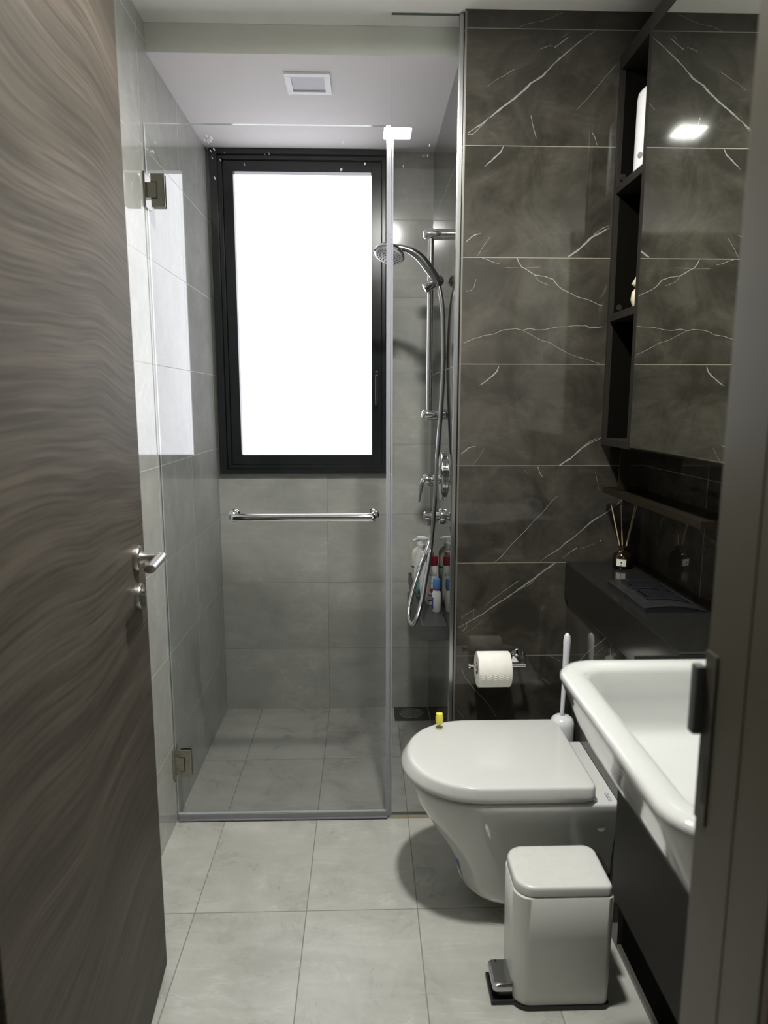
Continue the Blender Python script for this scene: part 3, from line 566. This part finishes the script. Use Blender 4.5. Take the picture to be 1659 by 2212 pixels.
tube(b, [(x, yy-0.001, z) for x, z in rings_], 0.0006, 6); obj('label_ring', b, m_olive, t)
b = B(); vs = [b.verts.new(p) for p in [(cx-0.009, yy-0.0012, z0+0.064), (cx-0.006, yy-0.0012, z0+0.052), (cx-0.002, yy-0.0012, z0+0.047), (cx+0.002, yy-0.0012, z0+0.052), (cx+0.006, yy-0.0012, z0+0.064)]]; b.faces.new(vs); obj('label_drop', b, m_red, t)
for i, (zz, mt) in enumerate([(0.041, m_ink), (0.037, m_ink), (0.031, m_pink), (0.022, m_ink)]):
    b = B(); box(b, cx-0.014, cx+0.002, yy-0.0009, yy-0.0004, z0+zz-(0.0035 if i == 3 else 0.0012), z0+zz+(0.0012 if i != 3 else 0.0015)); obj('label_print', b, mt, t)
# small bottle, blue cap
cx, cy = 0.8745, 0.300
t = bottle('travel_bottle', 'small white bottle with bright blue cap at the front of the bottles', cx, cy, z0,
           [(0.014, 0), (0.0165, 0.004), (0.0172, 0.05), (0.0155, 0.072), (0.0115, 0.080), (0.0115, 0.086)], m_white, 1.0, 0.8)
b = B(); lathe(b, [(0.0135, 0.086), (0.0140, 0.088), (0.0140, 0.119), (0.0125, 0.122)], (cx, cy, z0), 'z', 28); obj('bottle_cap', b, m_blue, t, smooth=True, angle=40)
strip_label('label', t, cx, cy, z0, 0.014, 0.056, lambda u: 0.012, 0.0004, m_navy, -1.15, lambda h: 0.0172, 0.8)
# ------------------------------------------------------------------ floor drain
t = thing('floor_drain', 'square dark steel drain in the shower floor corner', 'drain', (0.82, 0.76, 0.0))
b = B(); box(b, 0.744, 0.895, 0.692, 0.823, 0.0003, 0.003, 0.0008); obj('drain_plate', b, m_drain, t)
b = B(); tube(b, [(0.82+0.052*math.cos(a), 0.758+0.045*math.sin(a), 0.0032) for a in (2*math.pi*i/40 for i in range(41))], 0.0012, 6)
obj('drain_ring', b, m_steel, t)
b = B()
for i in range(-5, 6):
    for j in range(-4, 5):
        x, y = i*0.009+(0.0045 if j % 2 else 0), j*0.009
        if (x/0.048)**2+(y/0.041)**2 < 1: lathe(b, [(0.003, 0.0029), (0.0024, 0.0038)], (0.82+x, 0.758+y, 0), 'z', 8)
obj('drain_grid', b, m_steel, t)
# ------------------------------------------------------------------ toilet
TY = -0.347
def dshape(xf, hw, xb, z, xc=0.98, n=2.25, rb=0.0, N=20, yc=TY):
    out = [Vector((xb, yc+hw-rb, z))] if rb else [Vector((xb, yc+hw, z))]
    if rb:
        out = [Vector((xb-rb+rb*math.cos(a), yc+hw-rb+rb*math.sin(a), z)) for a in (math.radians(q) for q in (0, 22, 45, 68, 90))]
    for k in range(2*N+1):
        a = math.pi/2 + math.pi*k/(2*N); c, s = math.cos(a), math.sin(a)
        out.append(Vector((xc-(xc-xf)*abs(c)**(2/n), yc+hw*math.copysign(abs(s)**(2/n), s), z)))
    if rb:
        out += [Vector((xb-rb+rb*math.cos(a), yc-hw+rb+rb*math.sin(a), z)) for a in (math.radians(q) for q in (270, 292, 315, 338, 360))]
    else: out.append(Vector((xb, yc-hw, z)))
    return out
t = thing('toilet', 'white wall-hung toilet with closed lid beside the tiled box wall', 'toilet', (0.98, TY, 0.0))
b = B(); X1 = XBOX-0.001
DY = -0.218
def bshape(xf, hw, z, xc=0.98, n=2.25, N=20):
    core = dshape(xf, hw, X1, z, xc, n, 0.0, N)[1:-1]
    e = min(0.012, hw*0.2)
    return [Vector((X1, DY, z)), Vector((1.180, DY, z)), Vector((1.168, DY+0.008, z)), Vector((1.160, TY+hw-e, z)), Vector((1.150, TY+hw, z))] + core + [Vector((1.15, TY-hw, z)), Vector((X1, TY-hw, z))]
loft(b, [bshape(0.900, 0.132, 0.060, 1.03), bshape(0.880, 0.140, 0.063, 1.01), bshape(0.873, 0.146, 0.075, 1.00), bshape(0.868, 0.149, 0.100, 1.0), bshape(0.858, 0.150, 0.135, 1.0), bshape(0.826, 0.155, 0.19, 0.985), bshape(0.790, 0.163, 0.245, 0.97),
         bshape(0.755, 0.175, 0.30, 0.95, n=2.1), bshape(0.738, 0.183, 0.345, 0.93, n=2.1), bshape(0.733, 0.1870, 0.366, 0.925, n=2.1), bshape(0.736, 0.1855, 0.3715, 0.925, n=2.1), bshape(0.745, 0.180, 0.3738, 0.93, n=2.1)])
obj('bowl', b, m_ceramic, t, smooth=True, angle=55)
D2 = dict(xc=0.918, n=2.1, rb=0.018)
b = B(); loft(b, [dshape(0.732, 0.180, 1.172, 0.3745, **D2), dshape(0.726, 0.184, 1.175, 0.377, **D2), dshape(0.726, 0.184, 1.175, 0.381, **D2), dshape(0.732, 0.178, 1.170, 0.3825, **D2)])
obj('seat', b, m_lid, t, smooth=True, angle=50)
b = B(); loft(b, [dshape(0.7170, 0.1885, 1.187, 0.3835, **D2), dshape(0.7140, 0.1900, 1.189, 0.388, **D2), dshape(0.7165, 0.1895, 1.190, 0.396, **D2), dshape(0.7290, 0.1870, 1.190, 0.4125, **D2),
                  dshape(0.7320, 0.1855, 1.189, 0.4165, **D2), dshape(0.7370, 0.1815, 1.186, 0.4192, **D2), dshape(0.745, 0.174, 1.180, 0.4200, **D2), dshape(0.80, 0.12, 1.12, 0.4206, 0.93, n=2.1, rb=0.018)])
lid = obj('lid', b, m_lid, t, smooth=True, angle=60)
b = B(); lathe(b, [(0.011, -0.004), (0.011, 0.0008), (0.009, 0.0014)], (0, 0, 0), 'z', 24)
bmesh.ops.transform(b, matrix=Matrix.Translation((1.209, TY-0.1745, 0.303)) @ Matrix.Rotation(math.radians(80), 4, 'X'), verts=b.verts)
obj('cover_cap', b, m_lid, t, smooth=True, angle=40)
for yy_ in (TY-0.165, TY+0.105):
    b = B(); tube(b, [(1.188, yy_-0.014, 0.382), (1.188, yy_+0.014, 0.382)], 0.0060, 12); obj('lid_hinge', b, m_white, t)
text('lettering', 'TOTO', 0.014, Matrix.Translation((1.2300, TY-0.157, 0.3741)) @ Matrix.Rotation(math.radians(90), 4, 'Z') @ Matrix.Rotation(math.radians(0), 4, 'X'), m_navy, t)
# sticker on the bowl front
b = B(); rows = []
for z, xf in ((0.078, 0.8725), (0.10, 0.868), (0.125, 0.861), (0.140, 0.856)):
    ring = dshape(xf-0.0012, 0.150, X1, z, 1.0, N=40)
    rows.append([b.verts.new(ring[i]) for i in range(44, 51)])
for ra, rb_ in zip(rows, rows[1:]):
    for j in range(6): b.faces.new((ra[j], ra[j+1], rb_[j+1], rb_[j]))
for f in b.faces: f.material_index = 0 if f.calc_center_median().z > 0.098 else 1
obj('sticker', b, [m_blue, m_white], t)
# tulip knob
t = thing('tulip_lid_lifter', 'small yellow tulip figure with green base standing on the toilet lid', 'lid lifter', (0.832, -0.218, 0.4205))
tx, ty, tz = 0.832, -0.218, 0.4205
b = B(); lathe(b, [(0.0, 0.014), (0.007, 0.0145), (0.0105, 0.019), (0.0115, 0.028), (0.0112, 0.038), (0.0095, 0.0465), (0.007, 0.047), (0.004, 0.040)], (tx, ty, tz), 'z', 24)
for k in range(3):
    a = 0.5+k*2.094; lathe(b, [(0.0, 0.018), (0.004, 0.022), (0.0055, 0.034), (0.004, 0.045), (0.0, 0.0485)], (tx+0.0062*math.cos(a), ty+0.0062*math.sin(a), tz), 'z', 12)
obj('tulip_petals', b, m_yel, t, smooth=True, angle=60)
b = B(); lathe(b, [(0.0085, 0.0), (0.009, 0.002), (0.006, 0.004), (0.0028, 0.006), (0.0028, 0.012), (0.006, 0.0155)], (tx, ty, tz), 'z', 20); obj('tulip_stem', b, m_grn, t, smooth=True, angle=60)
b = B(); lathe(b, [(0.015, 0.0), (0.015, 0.0006)], (tx, ty, tz-0.0002), 'z', 28); obj('adhesive_disc', b, m_lid, t)
# ------------------------------------------------------------------ toilet brush
t = thing('toilet_brush', 'white toilet brush with long handle in its holder behind the toilet', 'toilet brush', (1.208, -0.163, 0))
b = B(); lathe(b, [(0.034, 0.0), (0.036, 0.004), (0.036, 0.398), (0.035, 0.410), (0.031, 0.420), (0.023, 0.427), (0.008, 0.430)], (1.208, -0.163, 0.0005), 'z', 28); obj('brush_holder', b, m_brushw, t, smooth=True, angle=50)
b = B(); tube(b, [(1.206, -0.163, 0.405), (1.207, -0.163, 0.45), (1.209, -0.163, 0.52), (1.212, -0.163, 0.62), (1.212, -0.163, 0.665), (1.212, -0.163, 0.680), (1.212, -0.163, 0.687)],
            [0.0065, 0.0062, 0.0072, 0.0102, 0.0108, 0.0085, 0.003], 20); obj('brush_handle', b, m_brushw, t, smooth=True)
# ------------------------------------------------------------------ toilet roll and holder
t = thing('toilet_roll_holder', 'chrome toilet roll holder with round wall plate on the marble wall', 'toilet roll holder', (1.095, YD, 0.566))
b = B(); lathe(b, [(0.0265, YD-0.0005), (0.0265, YD-0.008), (0.0245, YD-0.0095), (0.0, YD-0.0095)], (1.096, 0, 0.566), 'y', 36); obj('wall_plate', b, m_chrome, t, smooth=True, angle=40)
ay = YD-0.070
b = B(); tube(b, [(1.092, YD-0.009, 0.572), (1.100, ay+0.003, 0.566)], 0.0065, 14)
tube(b, [(1.107, ay, 0.563), (0.936, ay, 0.563)], 0.0055, 16); lathe(b, [(0.0095, 0.932), (0.0095, 0.937)], (0, ay, 0.563), 'x', 20); obj('roll_bar', b, m_chrome, t, smooth=True, angle=40)
t = thing('toilet_roll', 'white embossed toilet paper roll hanging on the chrome holder', 'toilet roll', (1.01, ay, 0.55))
rzc = 0.553
b = B(); N = 72; rings = []
def prr(rad, x, wob=0.0):
    return [Vector((x, ay+rad*math.cos(a)*(1+wob*math.sin(7*a)), rzc+rad*math.sin(a)*(1+wob*math.cos(5*a)))) for a in (2*math.pi*i/N for i in range(N))]
loft(b, [prr(0.0200, 0.958), prr(0.051, 0.9575), prr(0.053, 0.9600), prr(0.0532, 1.010), prr(0.053, 1.055), prr(0.0510, 1.0575), prr(0.0200, 1.0570)], False, False)
loft(b, [prr(0.0200, 0.958), prr(0.0200, 1.0570)], False, False, mi=1)
obj('paper_roll', b, [m_paper, m_card], t, smooth=True, angle=40)
# loose sheet edge hanging over the front, embossed with waves
b = B(); nx, nz = 60, 60; G = []
for i in range(nz+1):
    a = math.radians(262 - 82*i/nz); row = []
    for j in range(nx+1):
        x = 0.9595+0.0955*j/nx
        e = 0.0007*math.sin((i/nz*13 + 0.55*math.sin(j/nx*math.pi*5.2))*2*math.pi/1.0)
        r_ = 0.0540+e; row.append(b.verts.new((x, ay+r_*math.cos(a), rzc+r_*math.sin(a))))
    G.append(row)
for r1, r2 in zip(G, G[1:]):
    for j in range(nx): b.faces.new((r1[j], r1[j+1], r2[j+1], r2[j]))
obj('loose_sheet', b, m_paper, t, smooth=True)
# ------------------------------------------------------------------ black stone ledge, reed diffuser, flush plate
b = B(); box(b, 1.238, XR-0.001, -0.8000, YD-0.0008, 0.7575, 0.871, 0.0018); tag(obj('stone_ledge', b, m_stone), 'black polished stone ledge capping the tiled box behind the toilet', 'ledge')
dx, dy, dz = 1.382, -0.112, 0.8712
t = thing('reed_diffuser', 'amber glass reed diffuser bottle standing at the far end of black ledge', 'reed diffuser', (dx, dy, dz))
b = B(); lathe(b, [(0.023, 0.0), (0.0265, 0.003), (0.0275, 0.010), (0.0275, 0.036), (0.024, 0.045), (0.012, 0.051), (0.009, 0.054), (0.009, 0.058), (0.0115, 0.060), (0.0115, 0.066), (0.008, 0.067)], (dx, dy, dz), 'z', 36); obj('bottle_body', b, m_amber, t, smooth=True, angle=50)
lb = strip_label('label', t, dx, dy, dz, 0.010, 0.031, lambda u: 0.028, 0.0004, m_label, -0.45, lambda h: 0.0275)
la = -0.45; lx, ly = dx+0.0282*math.sin(la), dy-0.0282*math.cos(la)
b = B(); lathe(b, [(0.0022, -0.0003), (0.0022, 0.0003)], (lx, ly-0.0005, dz+0.0215), 'y', 12); box(b, lx-0.0004, lx+0.0004, ly-0.0008, ly, dz+0.0165, dz+0.021); box(b, lx-0.003, lx+0.003, ly-0.0008, ly-0.0003, dz+0.0125, dz+0.0135)
obj('label_tree', b, m_ink, t)
for (ex, ey, ez) in [(-0.036, 0.015, 0.188), (-0.001, 0.03, 0.185), (0.034, 0.010, 0.190), (0.040, 0.012, 0.190)]:
    b = B(); tube(b, [(dx+0.002, dy, dz+0.02), (dx+ex, dy+ey, dz+ez)], 0.0016, 8); obj('reed', b, m_reed, t)
# flush plate: curved wedge with two buttons
t = thing('flush_plate', 'dark flush plate with two buttons set on the black ledge', 'flush plate', (1.34, -0.42, 0.871))
fx0, fx1, fy0, fy1 = 1.272, 1.425, -0.552, -0.302
def fz(x):
    u = (x-fx0)/(fx1-fx0); return 0.8712+0.012*(1-u)**0.8+0.008*math.sin(math.pi*u)
b = B(); n = 12
rings = []
for y in (fy0, fy1):
    rings.append([Vector((fx0+(fx1-fx0)*i/n, y, fz(fx0+(fx1-fx0)*i/n))) for i in range(n+1)] + [Vector((fx1, y, 0.8711)), Vector((fx0, y, 0.8711))])
loft(b, rings); obj('plate_body', b, plain('gunmetal_plate', (0.030, 0.030, 0.033), 0.2, 0.3), t, smooth=True, angle=30)
for (ya, yb_) in ((-0.405, -0.322), (-0.500, -0.425)):
    b = B(); xa, xb_ = 1.302, 1.408; rings = []
    for y in (ya, yb_):
        top = [Vector((xa+(xb_-xa)*i/8, y, fz(xa+(xb_-xa)*i/8)+0.003)) for i in range(9)]
        rings.append(top+[v-Vector((0, 0, 0.006)) for v in top[::-1]])
    loft(b, rings); bt = obj('flush_button', b, plain('gloss_black_button', (0.012, 0.012, 0.016), 0.12), t, smooth=True, angle=30)
    b = B(); box(b, xa-0.004, xa+0.003, ya+0.006, yb_-0.004, fz(xa)+0.001, fz(xa)+0.0055, 0.0008); obj('button_trim', b, m_chromed, bt)
b = B(); tube(b, [(fx0, fy1, fz(fx0)), (fx0, fy0, fz(fx0))] + [(fx0+(fx1-fx0)*i/n, fy0, fz(fx0+(fx1-fx0)*i/n)) for i in range(1, n+1)], 0.0007, 6); obj('plate_rim', b, m_steel, t)
for (ya, yb_) in ((-0.405, -0.322), (-0.500, -0.425)):
    b = B(); tube(b, [(1.302+(0.106)*i/8, ya, fz(1.302+0.106*i/8)+0.003) for i in range(9)] + [(1.408, yb_, fz(1.408)+0.003)], 0.0006, 6); obj('button_rim', b, m_steel, t)
b = B(); box(b, fx0-0.0015, fx0+0.001, -0.435, -0.425, 0.8715, 0.881); obj('plate_notch', b, m_black, t)
# ------------------------------------------------------------------ wall cabinet with open shelves and mirror
XC, YN, YK = 1.329, -0.262, -0.0295
t = thing('mirror_cabinet', 'charcoal wall cabinet with open side shelves and a mirrored door', 'cabinet', (1.40, -0.6, 1.232))
b = B(); box(b, XC, XR-0.001, -0.046, YK, 1.232, 2.300, 0.0008); obj('side_panel', b, m_cab, t)
b = B(); box(b, XC, XR-0.001, YN, YN+0.030, 1.232, 2.300, 0.0008); obj('divider_panel', b, m_cab, t)
b = B(); box(b, XC, XR-0.001, YN+0.030, -0.046, 2.262, 2.300); box(b, XC, XR-0.001, -1.30, YN, 2.262, 2.300); obj('top_board', b, m_cab, t)
b = B(); box(b, XC, XR-0.001, YN+0.030, -0.046, 1.232, 1.252); box(b, XC+0.008, XR-0.001, -1.30, YN, 1.232, 1.252); obj('bottom_board', b, m_cab, t)
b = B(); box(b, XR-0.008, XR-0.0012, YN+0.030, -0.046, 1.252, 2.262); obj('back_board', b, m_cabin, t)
b = B(); box(b, XC+0.008, XR-0.0012, -1.30, -1.285, 1.252, 2.262); obj('side_panel', b, m_cab, t)
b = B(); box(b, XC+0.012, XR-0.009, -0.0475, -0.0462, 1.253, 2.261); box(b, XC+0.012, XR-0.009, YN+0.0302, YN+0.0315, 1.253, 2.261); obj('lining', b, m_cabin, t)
for z in (1.938, 1.588):
    b = B(); box(b, XC+0.001, XR-0.009, YN+0.032, -0.048, z, z+0.021, 0.0008); obj('shelf', b, m_cab, t)
for x, z in ((1.347, 1.983), (1.356, 1.628)):
    b = B(); lathe(b, [(0.0085, -0.0475), (0.0085, -0.0488), (0.007, -0.0492)], (x, 0, z), 'y', 20); obj('screw_cap', b, m_cab, t)
b = B(); box(b, XC-0.003, XC+0.006, -1.30, YN-0.0015, 1.238, 2.255, 0.0006); md = obj('mirror_door', b, m_gold, t)
b = B(); box(b, XC-0.0042, XC-0.0031, -1.298, YN-0.004, 1.2405, 2.2525); obj('mirror_glass', b, m_mirror, md)
b = B(); box(b, XC-0.0025, XC+0.006, -1.30, YN-0.0015, 2.258, 2.300, 0.0006); obj('fascia', b, m_cab, t)
# white canister and cream vase
zc = 1.9595
t = thing('air_freshener', 'white rounded-top canister with small round button on the upper open shelf', 'canister', (1.392, -0.135, zc))
b = B(); lathe(b, [(0.046, 0.0), (0.047, 0.003), (0.0455, 0.190), (0.043, 0.206), (0.034, 0.217), (0.015, 0.220)], (1.392, -0.135, zc), 'z', 40); obj('canister_body', b, plain('white_canister', (0.82, 0.82, 0.82), 0.4), t, smooth=True, angle=60)
aa = math.radians(208)
b = B(); lathe(b, [(0.008, 0.0), (0.008, 0.0015), (0.006, 0.002)], (0, 0, 0), 'z', 20)
bmesh.ops.transform(b, matrix=Matrix.Translation((1.392+0.0462*math.cos(aa), -0.135+0.0462*math.sin(aa), zc+0.045)) @ Matrix.Rotation(aa, 4, 'Z') @ Matrix.Rotation(math.pi/2, 4, 'Y'), verts=b.verts)
obj('button', b, plain('grey_button', (0.25, 0.23, 0.22), 0.4), t)
zv = 1.6095
t = thing('vase_figurine', 'cream pinched vase with white beaded top on the lower open shelf', 'figurine', (1.378, -0.16, zv))
b = B(); lathe(b, [(0.019, 0), (0.026, 0.006), (0.031, 0.025), (0.029, 0.045), (0.019, 0.056), (0.024, 0.060), (0.031, 0.066), (0.022, 0.082), (0.015, 0.096), (0.010, 0.104), (0.004, 0.106)], (1.378, -0.16, zv), 'z', 24, sx=1.0, sy=0.85); obj('vase_body', b, m_vase, t, smooth=True)
b = B()
for k in range(5): lathe(b, [(0, -0.0035), (0.0035, 0), (0, 0.0035)], (1.366+0.002*(k % 2), -0.165, zv+0.105+0.0075*k), 'z', 10)
tube(b, [(1.367, -0.165, zv+0.10), (1.367, -0.165, zv+0.138)], 0.0012, 6)
obj('beads', b, m_white, t)
# ------------------------------------------------------------------ bronze tray shelf under the cabinet
t = thing('tray_shelf', 'thin dark bronze tray shelf hanging below the mirror cabinet', 'shelf', (1.40, -0.36, 1.09))
b = B(); box(b, 1.331, XR-0.001, -0.668, -0.064, 1.091, 1.0945); obj('tray_base', b, m_bronzed, t)
b = B(); box(b, 1.330, 1.333, -0.670, -0.062, 1.091, 1.108, 0.0005); box(b, 1.333, XR-0.001, -0.670, -0.667, 1.091, 1.108); box(b, 1.333, XR-0.001, -0.065, -0.062, 1.091, 1.108); obj('tray_rim', b, m_bronze, t)
b = B(); box(b, 1.374, 1.406, -0.072, -0.066, 1.0945, 1.2315, 0.0006); obj('hanger', b, m_bronze, t)
# ------------------------------------------------------------------ vanity and basin
t = thing('vanity_cabinet', 'dark wall-hung vanity cabinet under the white basin', 'cabinet', (1.29, -1.09, 0.352))
b = B(); box(b, 1.146, XR-0.001, -1.36, -0.812, 0.352, 0.612, 0.001); obj('cabinet_body', b, m_van, t)
b = B(); box(b, 1.128, 1.1445, -1.36, -0.812, 0.352, 0.612, 0.001); obj('drawer_front', b, m_van, t)
b = B(); box(b, 1.150, XR-0.001, -0.8040, -0.8008, 0.352, 0.862, 0.0005); tag(obj('side_panel', b, m_van), 'thin dark upright panel between the stone ledge and the white basin', 'panel')
t = thing('wash_basin', 'large white ceramic wash basin with wide rounded rim on the vanity', 'basin', (1.23, -1.09, 0.60))
y0, y1, xr_ = -1.368, -0.8045, XR-0.0015
def br(x0, ya, yb, z, r, x1=xr_, rw=0.004): return rrect(x0, x1, ya, yb, z, (rw, r, r, rw), 8)
RINGS = [br(1.15, y0+0.05, y1-0.060, 0.6135, 0.03), br(1.122, y0+0.035, y1-0.046, 0.615, 0.045), br(1.098, y0+0.028, y1-0.036, 0.640, 0.06), br(1.068, y0+0.020, y1-0.028, 0.680, 0.07), br(1.040, y0+0.014, y1-0.019, 0.720, 0.075), br(1.016, y0+0.010, y1-0.015, 0.765, 0.075), br(1.002, y0+0.007, y1-0.011, 0.800, 0.075),
         br(0.989, y0+0.003, y1-0.006, 0.829, 0.075), br(0.983, y0, y1-0.002, 0.844, 0.075), br(0.9825, y0, y1, 0.8515, 0.075), br(0.987, y0+0.005, y1-0.005, 0.8575, 0.072), br(0.996, y0+0.014, y1-0.013, 0.86, 0.066),
         br(1.018, y0+0.032, y1-0.030, 0.8595, 0.055, 1.40, 0.03), br(1.027, y0+0.042, y1-0.040, 0.8555, 0.050, 1.395, 0.03), br(1.034, y0+0.050, y1-0.046, 0.846, 0.046, 1.39, 0.03), br(1.044, y0+0.060, y1-0.052, 0.80, 0.044, 1.385, 0.03), br(1.058, y0+0.072, y1-0.060, 0.757, 0.044, 1.375, 0.03),
         br(1.066, y0+0.080, y1-0.067, 0.742, 0.042, 1.365, 0.03), br(1.080, y0+0.094, y1-0.080, 0.733, 0.034, 1.35, 0.03), br(1.12, y0+0.13, y1-0.12, 0.729, 0.03, 1.31, 0.03), br(1.19, y0+0.22, y1-0.21, 0.725, 0.03, 1.27, 0.03)]
b = B(); loft(b, RINGS); obj('basin_bowl', b, m_basin, t, smooth=True, angle=75)
b = B(); lathe(b, [(0.022, 0.7256), (0.022, 0.7285), (0.016, 0.730), (0.0, 0.7295)], (1.23, -1.082, 0), 'z', 28); obj('basin_drain', b, m_chrome, t, smooth=True, angle=40)
b = B(); tube(b, [(1.432, -1.08, 0.848), (1.432, -1.08, 0.93)], 0.02, 20); tube(b, smoothpath([(1.432, -1.08, 0.915), (1.38, -1.08, 0.925), (1.32, -1.08, 0.918)], 4), 0.011, 16); box(b, 1.40, 1.45, -1.087, -1.073, 0.935, 0.943, 0.002)
ft = obj('basin_tap', b, m_chrome, t, smooth=True, angle=40)
# ------------------------------------------------------------------ pedal bin
bx0, bx1, by0, by1 = 0.946, 1.168, -0.742, -0.590
t = thing('pedal_bin', 'small pale grey pedal bin with black base standing beside the vanity', 'bin', (1.05, -0.676, 0))
RB = (0.015, 0.038, 0.038, 0.015)
b = B(); loft(b, [rrect(bx0+d, bx1-d*0.5, by0+d, by1-d, z, RB, 8) for d, z in ((0.006, 0.010), (0.0045, 0.012), (0.003, 0.06), (0.0015, 0.18), (0.001, 0.280), (0.003, 0.2825))])
obj('bin_body', b, m_binw, t, smooth=True, angle=40)
b = B(); loft(b, [rrect(bx0+0.001, bx1+0.001, by0, by1, z, RB, 8) for z in (0.0005, 0.009)])
box(b, bx0-0.044, bx0+0.03, -0.724, -0.642, 0.0005, 0.012, 0.003); obj('bin_base', b, m_black, t)
b = B(); loft(b, [rrect(bx0+0.003+d, bx1-0.006-d, by0+0.002+d, by1-0.002-d, z, [max(0.004, q-d) for q in (0.028, 0.042, 0.042, 0.012)], 8) for d, z in ((0.0, 0.2855), (0.0, 0.300), (0.0012, 0.3045), (0.004, 0.3072), (0.010, 0.3085), (0.030, 0.3085))])
obj('bin_lid', b, plain('bin_lid_plastic', (0.66, 0.66, 0.63), 0.3), t, smooth=True, angle=50)
b = B(); box(b, bx1-0.003, bx1+0.010, -0.675, -0.600, 0.276, 0.290, 0.003); obj('bin_hinge', b, m_black, t)
b = B(); loft(b, [rrect(bx0-0.040+dx_, bx0+0.004, -0.722+dy_, -0.644-dy_, z, (0.001, 0.010, 0.010, 0.001), 6) for dx_, dy_, z in ((0.0, 0.0, 0.034), (-0.001, 0, 0.040), (0.001, 0.001, 0.047), (0.006, 0.004, 0.050))])
obj('pedal', b, m_chromed, t, smooth=True, angle=40)
b = B(); box(b, bx0-0.026, bx0+0.006, -0.714, -0.652, 0.011, 0.0335, 0.003); obj('pedal_arm', b, m_black, t)
